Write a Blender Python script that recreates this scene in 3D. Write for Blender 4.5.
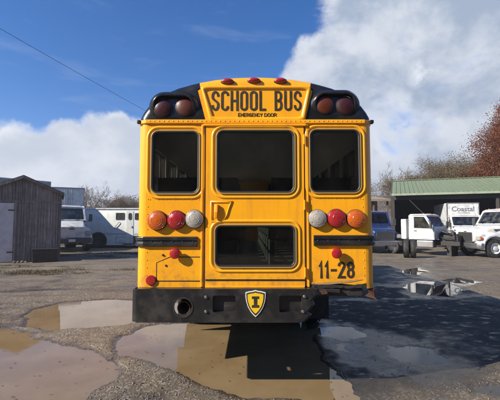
import bpy, bmesh, math, random
import numpy as np
from mathutils import Vector, Matrix
from mathutils.geometry import tessellate_polygon

for o in list(bpy.data.objects):
    bpy.data.objects.remove(o)
S = bpy.context.scene
COL = S.collection
R = math.radians

# ------------------------------------------------------------------ camera
F, CX, CY, CAMH = 376.0, 250.0, 200.0, 1.72       # focal length and centre in photo pixels
TILT = math.atan(24.0 / F)
cam_d = bpy.data.cameras.new('camera')
cam_d.sensor_width = 36.0
cam_d.lens = F / 500.0 * 36.0
cam_d.clip_start = 0.05
cam_d.clip_end = 6000
cam = bpy.data.objects.new('camera', cam_d)
COL.objects.link(cam)
cam.location = (0, 0, CAMH)
cam.rotation_euler = (math.pi / 2 + TILT, 0, 0)
S.camera = cam
S.render.resolution_x, S.render.resolution_y = 1024, 819

# ------------------------------------------------------------------ exposure
S.view_settings.view_transform = 'Standard'
S.view_settings.look = 'None'
S.view_settings.gamma = 1
S.view_settings.exposure = 0.82
S.view_settings.use_curve_mapping = False

# ------------------------------------------------------------------ sun
LDIR = Vector((1.50, 0.70, -1.0)).normalized()      # the way the light travels
SUN_EL = math.asin(-LDIR.z)
SUN_AZ = math.atan2(-LDIR.x, -LDIR.y)              # clockwise from +Y
sun_d = bpy.data.lights.new('sun', 'SUN')
sun_d.energy = 5.0
sun_d.angle = R(0.53)
sun_d.color = (1.0, 0.93, 0.82)
sun = bpy.data.objects.new('sun', sun_d)
COL.objects.link(sun)
sun.rotation_euler = LDIR.to_track_quat('-Z', 'Y').to_euler()
sun.location = (-20, -12, 20)


def pix_dir(u, v):
    a, b = (u - CX) / F, (CY - v) / F
    c, s = math.cos(TILT), math.sin(TILT)
    return Vector((a, c - b * s, s + b * c))


def P(u, v, Y):
    """point seen at photo pixel (u, v) on the upright plane at distance Y"""
    d = pix_dir(u, v)
    k = Y / d.y
    return Vector((d.x * k, Y, CAMH + d.z * k))


def G(u, v):
    """point of the ground seen at photo pixel (u, v)"""
    d = pix_dir(u, v)
    k = -CAMH / d.z
    return (d.x * k, d.y * k)


# ------------------------------------------------------------------ node helpers
class NT:
    def __init__(self, tree):
        self.t = tree
        self.n = tree.nodes
        self.l = tree.links

    def new(self, kind, **kw):
        nd = self.n.new(kind)
        for k, v in kw.items():
            setattr(nd, k, v)
        return nd

    def put(self, sock, val):
        if isinstance(val, bpy.types.NodeSocket):
            self.l.new(val, sock)
        elif val is not None:
            if hasattr(sock.default_value, '__len__') and len(sock.default_value) == 4 and len(val) == 3:
                val = (*val, 1)
            sock.default_value = val

    def math(self, op, a, b=None, c=None, clamp=False):
        nd = self.new('ShaderNodeMath', operation=op, use_clamp=clamp)
        for i, x in enumerate((a, b, c)):
            if x is not None:
                self.put(nd.inputs[i], x)
        return nd.outputs[0]

    def vmath(self, op, a, b=None):
        nd = self.new('ShaderNodeVectorMath', operation=op)
        self.put(nd.inputs[0], a)
        if b is not None:
            self.put(nd.inputs[1], b)
        return nd.outputs['Value'] if op in ('DOT_PRODUCT', 'LENGTH', 'DISTANCE') else nd.outputs['Vector']

    def mix(self, fac, a, b, mode='MIX'):
        nd = self.new('ShaderNodeMix', data_type='RGBA', blend_type=mode)
        self.put(nd.inputs[0], fac)
        self.put(nd.inputs[6], a)
        self.put(nd.inputs[7], b)
        return nd.outputs[2]

    def sstep(self, x, lo, hi, a=0.0, b=1.0):
        nd = self.new('ShaderNodeMapRange', interpolation_type='SMOOTHSTEP')
        self.put(nd.inputs[0], x)
        for i, q in enumerate((lo, hi, a, b)):
            nd.inputs[i + 1].default_value = q
        return nd.outputs[0]

    def noise(self, vec, scale, detail=4, rough=0.55, dist=0.0):
        nd = self.new('ShaderNodeTexNoise')
        if vec is not None:
            self.put(nd.inputs['Vector'], vec)
        nd.inputs['Scale'].default_value = scale
        nd.inputs['Detail'].default_value = detail
        nd.inputs['Roughness'].default_value = rough
        nd.inputs['Distortion'].default_value = dist
        return nd.outputs['Fac']

    def voro(self, vec, scale, feature='F1', out='Distance'):
        nd = self.new('ShaderNodeTexVoronoi', feature=feature)
        self.put(nd.inputs['Vector'], vec)
        nd.inputs['Scale'].default_value = scale
        return nd.outputs[out]


# ------------------------------------------------------------------ sky with clouds
W = bpy.data.worlds.new('World')
S.world = W
W.use_nodes = True
W.node_tree.nodes.clear()
n = NT(W.node_tree)
sky = n.new('ShaderNodeTexSky', sky_type='NISHITA')
sky.sun_disc = False
sky.sun_elevation = SUN_EL
sky.sun_rotation = SUN_AZ % (2 * math.pi)
sky.altitude = 300
sky.air_density = 1.0
sky.dust_density = 0.05
sky.ozone_density = 4.5
tc = n.new('ShaderNodeTexCoord')
D = tc.outputs['Generated']
wob = n.new('ShaderNodeTexNoise')
n.put(wob.inputs['Vector'], D)
wob.inputs['Scale'].default_value = 4.0
wob.inputs['Detail'].default_value = 7
wob.inputs['Roughness'].default_value = 0.62
Dw = n.vmath('ADD', D, n.vmath('MULTIPLY', n.vmath('SUBTRACT', wob.outputs['Color'], (0.5, 0.5, 0.5)), (0.16, 0.16, 0.16)))


def blob(u, v, r_in, r_out, amp=1.0):
    """soft round patch of cloud round the direction of a photo pixel (radii in degrees)"""
    c = pix_dir(u, v).normalized()
    dt = n.vmath('DOT_PRODUCT', n.vmath('NORMALIZE', Dw), tuple(c))
    return n.sstep(dt, math.cos(R(r_out)), math.cos(R(r_in)), 0.0, amp)


def blobs(lst):
    acc = None
    for b in lst:
        x = blob(*b)
        acc = x if acc is None else n.math('MAXIMUM', acc, x)
    return acc


cov = blobs([(478, 40, 17, 22), (420, 70, 9, 13), (352, 76, 5, 9), (318, 78, 2.5, 6.5), (455, 125, 12, 17), (395, 165, 6, 10), (545, 150, 10, 20),
             (0, 205, 5, 10), (40, 190, 5.5, 9.5), (78, 176, 5.5, 9), (116, 156, 4.5, 8), (165, 160, 5.5, 9), (-60, 210, 6, 12),
             (250, 190, 8, 13)])
hole = blobs([(408, 136, 0.8, 5.5, 0.62), (390, 112, 0.5, 5.0, 0.42), (330, 150, 3, 7, 0.5)])
big = n.noise(D, 2.1, 5, 0.6)
fine = n.noise(n.vmath('MULTIPLY', D, (1, 1, 1.35)), 9.0, 9, 0.6, 0.25)
med = n.noise(n.vmath('MULTIPLY', D, (1, 1, 1.2)), 4.3, 8, 0.58, 0.2)
generic = n.sstep(big, 0.56, 0.70)
# the clouds beyond the frame come from the broad noise alone
side = n.sstep(n.vmath('DOT_PRODUCT', D, (0, 1, 0)), 0.35, 0.62)
generic = n.math('MULTIPLY', generic, n.math('SUBTRACT', 1.0, side))
hole = n.math('MULTIPLY', hole, n.sstep(fine, 0.36, 0.60))
cov2 = n.math('MAXIMUM', n.math('SUBTRACT', cov, hole), generic)
dens = n.math('ADD', cov2, n.math('MULTIPLY', n.math('SUBTRACT', fine, 0.5), 1.35))
dens = n.sstep(dens, 0.22, 0.90)
# thin high veil
hsn = n.new('ShaderNodeHueSaturation')
hsn.inputs['Saturation'].default_value = 1.30
hsn.inputs['Value'].default_value = 1.30
n.put(hsn.inputs['Color'], sky.outputs[0])
veil = n.noise(n.vmath('MULTIPLY', D, (2.0, 2.0, 11.0)), 2.2, 6, 0.6, 0.6)
veil = n.math('MULTIPLY', n.sstep(veil, 0.53, 0.78), 0.13)
# cloud brightness: bright rims and billows, blue-grey bellies
core = n.sstep(cov2, 0.45, 1.0)
sh = n.sstep(med, 0.40, 0.62)
grey = n.math('MULTIPLY', core, n.math('SUBTRACT', 1.0, n.math('MULTIPLY', sh, 0.72)))
leftness = n.sstep(n.vmath('DOT_PRODUCT', D, (1, 0, 0)), -0.10, 0.16)
grey = n.math('MULTIPLY', grey, n.math('ADD', 0.62, n.math('MULTIPLY', leftness, 0.38)))
ccol = n.mix(grey, (0.50, 0.515, 0.545), (0.215, 0.262, 0.345))
spark = n.math('MULTIPLY', blob(431, 68, 0.6, 3.2), n.sstep(fine, 0.46, 0.62))
ccol = n.mix(n.math('MULTIPLY', spark, 0.75), ccol, (0.55, 0.57, 0.61))
SKY_STRENGTH = 0.064
skyt = n.mix(1.0, hsn.outputs[0], (0.98, 0.90, 1.06), 'MULTIPLY')
skyc = n.mix(veil, skyt, tuple(x / SKY_STRENGTH for x in (0.34, 0.40, 0.50)))
scl = n.vmath('MULTIPLY', ccol, (1 / SKY_STRENGTH,) * 3)
tot = n.mix(dens, skyc, scl)
bg = n.new('ShaderNodeBackground')
n.put(bg.inputs['Color'], tot)
bg.inputs['Strength'].default_value = SKY_STRENGTH
wo = n.new('ShaderNodeOutputWorld')
n.l.new(bg.outputs[0], wo.inputs[0])

# ------------------------------------------------------------------ materials
MATS = {}


def principled(name):
    m = bpy.data.materials.new(name)
    m.use_nodes = True
    t = NT(m.node_tree)
    b = m.node_tree.nodes['Principled BSDF']
    MATS[name] = m
    return m, t, b


def geo_pos(t):
    return t.new('ShaderNodeNewGeometry').outputs['Position']


def simple(name, col, rough=0.5, metal=0.0, dirt=0.0, dirtcol=(0.10, 0.08, 0.06), scale=6.0, bump=0.0, bscale=60, coat=0.0, vary=0.0):
    m, t, b = principled(name)
    tcn = t.new('ShaderNodeTexCoord').outputs['Object']
    c = (*col, 1)
    if vary:
        inf = t.new('ShaderNodeObjectInfo').outputs['Random']
        k = t.math('ADD', 1.0 - vary, t.math('MULTIPLY', inf, 2 * vary))
        hs = t.new('ShaderNodeHueSaturation')
        t.put(hs.inputs['Color'], c)
        t.put(hs.inputs['Value'], k)
        c = hs.outputs[0]
    if dirt:
        f = t.noise(tcn, scale, 8, 0.62)
        f = t.math('MULTIPLY', t.sstep(f, 0.42, 0.70), dirt)
        c = t.mix(f, c, dirtcol)
        t.put(b.inputs['Roughness'], t.math('ADD', rough, t.math('MULTIPLY', f, 0.4)))
    else:
        b.inputs['Roughness'].default_value = rough
    t.put(b.inputs['Base Color'], c)
    b.inputs['Metallic'].default_value = metal
    b.inputs['Coat Weight'].default_value = coat
    if bump:
        bp = t.new('ShaderNodeBump')
        bp.inputs['Strength'].default_value = bump
        bp.inputs['Distance'].default_value = 0.01
        t.put(bp.inputs['Height'], t.noise(tcn, bscale, 6, 0.6))
        t.put(b.inputs['Normal'], bp.outputs[0])
    return m


def bus_paint(name, col, streak=0.35):
    m, t, b = principled(name)
    tcn = t.new('ShaderNodeTexCoord').outputs['Object']
    f1 = t.noise(tcn, 2.2, 6, 0.6)
    f2 = t.noise(t.vmath('MULTIPLY', tcn, (26, 26, 1.6)), 1.0, 6, 0.65)
    z = t.new('ShaderNodeSeparateXYZ')
    t.put(z.inputs[0], tcn)
    low = t.sstep(z.outputs['Z'], 1.70, 1.02)
    faded = t.mix(t.sstep(f1, 0.35, 0.7), (*col, 1), (col[0] * 0.93, col[1] * 0.88, col[2] * 1.6))
    d = t.math('MULTIPLY', t.sstep(f2, 0.50, 0.78), streak)
    grime = t.math('MULTIPLY', low, t.math('MULTIPLY', t.sstep(t.noise(tcn, 9, 8, 0.65), 0.46, 0.68), 0.55))
    spots = t.math('MULTIPLY', t.sstep(t.noise(tcn, 60, 5, 0.6), 0.66, 0.76), 0.5)
    d = t.math('MAXIMUM', t.math('MAXIMUM', d, grime), spots)
    c = t.mix(d, faded, (0.20, 0.105, 0.03))
    t.put(b.inputs['Base Color'], c)
    t.put(b.inputs['Roughness'], t.math('ADD', 0.30, t.math('MULTIPLY', d, 0.45)))
    b.inputs['Coat Weight'].default_value = 0.15
    b.inputs['Coat Roughness'].default_value = 0.18
    bp = t.new('ShaderNodeBump')
    bp.inputs['Strength'].default_value = 0.14
    bp.inputs['Distance'].default_value = 0.02
    t.put(bp.inputs['Height'], t.noise(tcn, 4.0, 3, 0.5))
    t.put(b.inputs['Normal'], bp.outputs[0])
    return m


def glass(name, tint, refl=1.0, dust=0.0):
    m = bpy.data.materials.new(name)
    m.use_nodes = True
    m.node_tree.nodes.clear()
    t = NT(m.node_tree)
    tr = t.new('ShaderNodeBsdfTransparent')
    tr.inputs[0].default_value = (*tint, 1)
    gl = t.new('ShaderNodeBsdfGlossy')
    gl.inputs['Roughness'].default_value = 0.02
    gl.inputs['Color'].default_value = (refl, refl, refl, 1)
    fr = t.new('ShaderNodeFresnel')
    fr.inputs['IOR'].default_value = 1.5
    mx = t.new('ShaderNodeMixShader')
    t.l.new(fr.outputs[0], mx.inputs[0])
    t.l.new(tr.outputs[0], mx.inputs[1])
    t.l.new(gl.outputs[0], mx.inputs[2])
    last = mx.outputs[0]
    if dust:
        df = t.new('ShaderNodeBsdfDiffuse')
        df.inputs[0].default_value = (0.35, 0.30, 0.24, 1)
        m2 = t.new('ShaderNodeMixShader')
        f = t.noise(t.new('ShaderNodeTexCoord').outputs['Object'], 3.5, 8, 0.65)
        t.put(m2.inputs[0], t.math('MULTIPLY', t.sstep(f, 0.35, 0.75), dust))
        t.l.new(last, m2.inputs[1])
        t.l.new(df.outputs[0], m2.inputs[2])
        last = m2.outputs[0]
    o = t.new('ShaderNodeOutputMaterial')
    t.l.new(last, o.inputs[0])
    MATS[name] = m
    return m


bus_paint('bus_yellow', (0.90, 0.395, 0.008))
simple('black_paint', (0.012, 0.012, 0.013), 0.32, dirt=0.35, dirtcol=(0.06, 0.05, 0.04), scale=7, bump=0.05, bscale=25)
simple('black_gloss', (0.010, 0.010, 0.011), 0.22, dirt=0.25, dirtcol=(0.05, 0.045, 0.04), scale=5)
simple('decal_black', (0.030, 0.020, 0.011), 0.5, dirt=0.4, dirtcol=(0.10, 0.055, 0.02), scale=14)
simple('rubber', (0.016, 0.016, 0.017), 0.65, dirt=0.7, dirtcol=(0.085, 0.068, 0.05), scale=9, bump=0.3, bscale=40)
simple('gasket', (0.012, 0.012, 0.012), 0.5)
simple('bead_metal', (0.42, 0.26, 0.07), 0.4, metal=0.2)
simple('dark_metal', (0.022, 0.020, 0.019), 0.6, dirt=0.5, dirtcol=(0.055, 0.036, 0.022), scale=6, bump=0.2)
simple('steel', (0.42, 0.41, 0.40), 0.35, metal=0.9, dirt=0.3)
simple('chrome', (0.62, 0.62, 0.63), 0.12, metal=1.0, dirt=0.15)
simple('rust', (0.17, 0.075, 0.035), 0.85, dirt=0.8, dirtcol=(0.06, 0.035, 0.025), scale=25, bump=0.4)
simple('lens_red', (0.34, 0.012, 0.014), 0.18, dirt=0.25, dirtcol=(0.25, 0.05, 0.04), scale=30, coat=0.5, bump=0.25, bscale=90)
simple('lens_amber', (0.52, 0.10, 0.008), 0.18, dirt=0.25, dirtcol=(0.32, 0.07, 0.02), scale=30, coat=0.5, bump=0.25, bscale=90)
simple('lens_clear', (0.38, 0.35, 0.30), 0.25, dirt=0.5, dirtcol=(0.25, 0.20, 0.15), scale=30, coat=0.5, bump=0.3, bscale=90)
simple('flash_red', (0.042, 0.004, 0.005), 0.35, coat=0.1, dirt=0.4, dirtcol=(0.03, 0.010, 0.010))
simple('flash_amber', (0.095, 0.017, 0.004), 0.35, coat=0.1, dirt=0.4, dirtcol=(0.06, 0.018, 0.008))
simple('white_decal', (0.72, 0.70, 0.64), 0.4)
simple('yellow_decal', (0.80, 0.50, 0.015), 0.4)
simple('peeled', (0.40, 0.25, 0.09), 0.7, dirt=0.8, dirtcol=(0.30, 0.14, 0.04), scale=30)
simple('seat_vinyl', (0.03, 0.034, 0.03), 0.5)
simple('lining', (0.55, 0.55, 0.52), 0.6)
simple('floor_rubber', (0.02, 0.02, 0.02), 0.7)
simple('white_paint', (0.64, 0.65, 0.64), 0.35, dirt=0.6, dirtcol=(0.30, 0.26, 0.20), scale=2.6, coat=0.2)
simple('trailer_white', (0.66, 0.67, 0.61), 0.45, dirt=0.4, dirtcol=(0.36, 0.33, 0.26), scale=2.5)
simple('grey_white', (0.40, 0.43, 0.46), 0.5, dirt=0.4, dirtcol=(0.25, 0.24, 0.22), scale=2.0)
simple('grey_box', (0.30, 0.31, 0.32), 0.55, dirt=0.5, dirtcol=(0.15, 0.13, 0.11), scale=2.0)
simple('blue_paint', (0.010, 0.030, 0.115), 0.3, dirt=0.4, dirtcol=(0.06, 0.05, 0.05), scale=4, coat=0.3)
simple('plastic_grey', (0.06, 0.06, 0.065), 0.55, dirt=0.4)
simple('text_grey', (0.12, 0.13, 0.14), 0.5)
simple('wire_black', (0.015, 0.015, 0.015), 0.6)
simple('pole_wood', (0.13, 0.10, 0.075), 0.85, bump=0.5, bscale=20)
simple('bark', (0.10, 0.082, 0.066), 0.9, vary=0.15)
simple('twig', (0.135, 0.105, 0.080), 0.9, vary=0.2)
simple('door_white', (0.55, 0.55, 0.55), 0.6, dirt=0.4, dirtcol=(0.30, 0.28, 0.25), scale=3)
simple('shingle', (0.045, 0.042, 0.042), 0.9, dirt=0.5, scale=12, bump=0.5)
simple('barn_dark', (0.045, 0.040, 0.035), 0.9, dirt=0.5, dirtcol=(0.08, 0.07, 0.06))
simple('barn_green', (0.155, 0.195, 0.105), 0.5, dirt=0.45, dirtcol=(0.22, 0.24, 0.17), scale=1.4, vary=0.03)
simple('barn_trim', (0.28, 0.33, 0.22), 0.5, dirt=0.4)
simple('tan_metal', (0.30, 0.23, 0.16), 0.6, dirt=0.5)
simple('bin_black', (0.015, 0.015, 0.016), 0.5, dirt=0.3)
simple('stone_grey', (0.19, 0.165, 0.14), 0.85, dirt=0.6, dirtcol=(0.10, 0.085, 0.07), scale=30)
simple('grass_blade', (0.095, 0.080, 0.034), 0.8, dirt=0.7, dirtcol=(0.17, 0.125, 0.065), scale=3)
glass('bus_glass', (0.76, 0.78, 0.75), 0.8, dust=0.022)
glass('side_glass', (0.92, 0.93, 0.93), 1.0, dust=0.03)
glass('clear_glass', (0.62, 0.70, 0.70), 1.0, dust=0.12)
glass('dark_glass', (0.10, 0.11, 0.12), 1.0, dust=0.04)

# bumper paint with long scrapes and road film
m, t, b = principled('bumper_paint')
tcn = t.new('ShaderNodeTexCoord').outputs['Object']
sc1 = t.noise(t.vmath('MULTIPLY', tcn, (3.0, 3.0, 60.0)), 1.0, 6, 0.7)
sc2 = t.noise(tcn, 4.5, 7, 0.65)
fs = t.math('MULTIPLY', t.sstep(sc1, 0.60, 0.72), t.sstep(sc2, 0.46, 0.62))
ff = t.math('MULTIPLY', t.sstep(sc2, 0.40, 0.70), 0.45)
c = t.mix(ff, (0.011, 0.011, 0.012), (0.060, 0.050, 0.040))
c = t.mix(t.math('MULTIPLY', fs, 0.5), c, (0.16, 0.15, 0.14))
t.put(b.inputs['Base Color'], c)
t.put(b.inputs['Roughness'], t.math('ADD', 0.30, t.math('MULTIPLY', ff, 0.7)))
bp = t.new('ShaderNodeBump')
bp.inputs['Strength'].default_value = 0.15
bp.inputs['Distance'].default_value = 0.02
t.put(bp.inputs['Height'], t.noise(tcn, 3.5, 3, 0.5))
t.put(b.inputs['Normal'], bp.outputs[0])

# weathered boards: each plank a little different, grain along the board
m, t, b = principled('weathered_wood')
tcn = t.new('ShaderNodeTexCoord').outputs['Object']
rnd = t.new('ShaderNodeObjectInfo').outputs['Random']
off = t.new('ShaderNodeCombineXYZ')
t.put(off.inputs[0], t.math('MULTIPLY', rnd, 37.0))
vec = t.vmath('MULTIPLY', t.vmath('ADD', tcn, off.outputs[0]), (38, 38, 1.5))
g1 = t.noise(vec, 1.0, 7, 0.65)
g2 = t.noise(tcn, 2.3, 5, 0.6)
c = t.mix(t.sstep(g1, 0.35, 0.68), (0.135, 0.118, 0.104), (0.31, 0.285, 0.26))
c = t.mix(t.math('MULTIPLY', t.sstep(g2, 0.42, 0.7), 0.5), c, (0.095, 0.076, 0.065))
hs = t.new('ShaderNodeHueSaturation')
t.put(hs.inputs['Color'], c)
t.put(hs.inputs['Value'], t.math('ADD', 0.75, t.math('MULTIPLY', rnd, 0.5)))
t.put(b.inputs['Base Color'], hs.outputs[0])
b.inputs['Roughness'].default_value = 0.9
bp = t.new('ShaderNodeBump')
bp.inputs['Strength'].default_value = 0.4
bp.inputs['Distance'].default_value = 0.01
t.put(bp.inputs['Height'], g1)
t.put(b.inputs['Normal'], bp.outputs[0])


def leafmat(name, cols, trans=0.3):
    m = bpy.data.materials.new(name)
    m.use_nodes = True
    m.node_tree.nodes.clear()
    t = NT(m.node_tree)
    at = t.new('ShaderNodeAttribute')
    at.attribute_name = 'tone'
    cr = t.new('ShaderNodeValToRGB')
    e = cr.color_ramp.elements
    while len(e) < len(cols):
        e.new(0.5)
    for i, cc in enumerate(cols):
        e[i].position = i / (len(cols) - 1)
        e[i].color = (*cc, 1)
    t.put(cr.inputs[0], at.outputs['Fac'])
    d = t.new('ShaderNodeBsdfDiffuse')
    t.put(d.inputs[0], cr.outputs[0])
    tr = t.new('ShaderNodeBsdfTranslucent')
    t.put(tr.inputs[0], cr.outputs[0])
    mx = t.new('ShaderNodeMixShader')
    mx.inputs[0].default_value = trans
    t.l.new(d.outputs[0], mx.inputs[1])
    t.l.new(tr.outputs[0], mx.inputs[2])
    o = t.new('ShaderNodeOutputMaterial')
    t.l.new(mx.outputs[0], o.inputs[0])
    MATS[name] = m


leafmat('rust_leaf', [(0.085, 0.026, 0.014), (0.17, 0.052, 0.024), (0.22, 0.085, 0.034), (0.13, 0.075, 0.036)])
leafmat('brown_leaf', [(0.13, 0.085, 0.050), (0.19, 0.13, 0.075), (0.16, 0.125, 0.065), (0.10, 0.10, 0.045)])
leafmat('wood_mass', [(0.10, 0.080, 0.062), (0.15, 0.115, 0.085), (0.135, 0.085, 0.055), (0.085, 0.085, 0.05)], 0.1)

# ------------------------------------------------------------------ mesh helpers
class MB:
    """collects shapes; build() links them as one mesh object"""

    def __init__(self):
        self.v, self.f = [], []

    def add(self, vs, fs):
        o = len(self.v)
        self.v += [tuple(x) for x in vs]
        self.f += [tuple(i + o for i in q) for q in fs]
        return self

    def box(self, x0, x1, y0, y1, z0, z1):
        vs = [(x, y, z) for z in (z0, z1) for y in (y0, y1) for x in (x0, x1)]
        return self.add(vs, [(0, 2, 3, 1), (4, 5, 7, 6), (0, 1, 5, 4), (2, 6, 7, 3), (0, 4, 6, 2), (1, 3, 7, 5)])

    def hexa(self, lo, hi):
        return self.add(list(lo) + list(hi), [(3, 2, 1, 0), (4, 5, 6, 7), (0, 1, 5, 4), (1, 2, 6, 5), (2, 3, 7, 6), (3, 0, 4, 7)])

    def loft(self, rings, closed=True, cap0=False, cap1=False):
        k = len(rings[0])
        vs = [p for r in rings for p in r]
        fs = []
        for i in range(len(rings) - 1):
            for j in range(k if closed else k - 1):
                a, b2 = i * k + j, i * k + (j + 1) % k
                fs.append((a, b2, b2 + k, a + k))
        if cap0:
            fs.append(tuple(range(k))[::-1])
        if cap1:
            fs.append(tuple(range((len(rings) - 1) * k, len(rings) * k)))
        return self.add(vs, fs)

    def tube(self, pts, rad, sides=8, caps=True):
        pts = [Vector(p) for p in pts]
        rs = rad if isinstance(rad, (list, tuple)) else [rad] * len(pts)
        rings = []
        up = None
        for i, p in enumerate(pts):
            d = (pts[min(i + 1, len(pts) - 1)] - pts[max(i - 1, 0)]).normalized()
            if up is None or abs(up.dot(d)) > 0.95:
                up = Vector((0, 0, 1)) if abs(d.z) < 0.9 else Vector((1, 0, 0))
            a = d.cross(up).normalized()
            b2 = a.cross(d).normalized()
            up = b2
            rings.append([p + (a * math.cos(2 * math.pi * j / sides) + b2 * math.sin(2 * math.pi * j / sides)) * rs[i] for j in range(sides)])
        return self.loft(rings, True, caps, caps)

    def lathe(self, prof, o, axis=(0, -1, 0), sides=24, cap0=False, cap1=False, sx=1.0, sz=1.0):
        """prof = [(radius, height along axis)]"""
        ax = Vector(axis).normalized()
        a = ax.cross(Vector((0, 0, 1)))
        a = a.normalized() if a.length > 0.01 else Vector((1, 0, 0))
        b2 = a.cross(ax)
        o = Vector(o)
        rings = [[o + ax * h + a * (r * sx * math.cos(2 * math.pi * j / sides)) + b2 * (r * sz * math.sin(2 * math.pi * j / sides)) for j in range(sides)] for r, h in prof]
        return self.loft(rings, True, cap0, cap1)

    def plate(self, outer, holes=(), o=(0, 0, 0), u=(1, 0, 0), w=(0, 0, 1), nrm=(0, -1, 0), t=0.02):
        """flat sheet of thickness t behind its front face, with openings"""
        o, u, w, nrm = Vector(o), Vector(u), Vector(w), Vector(nrm)
        polys = [list(outer)] + [list(h) for h in holes]
        tri = tessellate_polygon([[Vector((a, b2, 0)) for a, b2 in p] for p in polys])
        flat = [q for p in polys for q in p]
        k = len(flat)
        vs = [o + u * a + w * b2 for a, b2 in flat] + [o + u * a + w * b2 - nrm * t for a, b2 in flat]
        fs = []
        for q in tri:
            p = [vs[i] for i in q]
            nn = (p[1] - p[0]).cross(p[2] - p[0])
            q = tuple(q) if nn.dot(nrm) > 0 else tuple(q)[::-1]
            fs.append(q)
            fs.append(tuple(i + k for i in q[::-1]))
        s = 0
        for p in polys:
            m2 = len(p)
            for j in range(m2):
                a, b2 = s + j, s + (j + 1) % m2
                fs.append((a, b2, b2 + k, a + k))
            s += m2
        return self.add(vs, fs)

    def ring(self, fn, prof, close=False):
        """prof = [(outward offset, y)], fn(offset) gives the loop of (x, z)"""
        return self.loft([[(x, y, z) for x, z in fn(off)] for off, y in prof], True)

    def build(self, name, mat, parent=None, bevel=0.0, smooth=False, angle=35, seg=2):
        me = bpy.data.meshes.new(name)
        me.from_pydata(self.v, [], self.f)
        bm = bmesh.new()
        bm.from_mesh(me)
        bmesh.ops.remove_doubles(bm, verts=bm.verts, dist=1e-5)
        bmesh.ops.recalc_face_normals(bm, faces=bm.faces)
        bm.to_mesh(me)
        bm.free()
        me.materials.append(MATS[mat] if isinstance(mat, str) else mat)
        ob = bpy.data.objects.new(name, me)
        COL.objects.link(ob)
        ob.parent = parent
        if smooth:
            for p in me.polygons:
                p.use_smooth = True
            me.set_sharp_from_angle(angle=R(angle))
        if bevel:
            md = ob.modifiers.new('bevel', 'BEVEL')
            md.width = bevel
            md.segments = seg
            md.limit_method = 'ANGLE'
            md.angle_limit = R(40)
            md.harden_normals = False
        return ob


def tag(o, label=None, cat=None, group=None, kind=None):
    for k, v in (('label', label), ('category', cat), ('group', group), ('kind', kind)):
        if v:
            o[k] = v
    return o


def thing(name, label, cat, loc=(0, 0, 0), rz=0.0, group=None, scale=1.0):
    o = bpy.data.objects.new(name, None)
    o.empty_display_size = 0.3
    COL.objects.link(o)
    o.location = loc
    o.rotation_euler = (0, 0, rz)
    o.scale = (scale,) * 3
    return tag(o, label, cat, group)


def copy_child(o, parent, loc=None):
    c2 = o.copy()
    COL.objects.link(c2)
    c2.parent = parent
    if loc is not None:
        c2.location = loc
    return c2


def rrect(cx, cz, w, h, r, k=6):
    def fn(off=0.0):
        hw, hh, rr = w / 2 + off, h / 2 + off, max(r + off, 0.001)
        pts = []
        for sx, sz, a0 in ((1, 1, 0), (-1, 1, 90), (-1, -1, 180), (1, -1, 270)):
            for j in range(k + 1):
                a = R(a0 + 90 * j / k)
                pts.append((cx + sx * (hw - rr) + rr * math.cos(a), cz + sz * (hh - rr) + rr * math.sin(a)))
        return pts
    return fn


def circle(cx, cz, r, k=24):
    return lambda off=0.0: [(cx + (r + off) * math.cos(2 * math.pi * j / k), cz + (r + off) * math.sin(2 * math.pi * j / k)) for j in range(k)]


# ------------------------------------------------------------------ stroke lettering
def arc(cx, cy, rx, ry, a0, a1, k=7):
    return [(cx + rx * math.cos(R(a0 + (a1 - a0) * j / k)), cy + ry * math.sin(R(a0 + (a1 - a0) * j / k))) for j in range(k + 1)]


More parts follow.
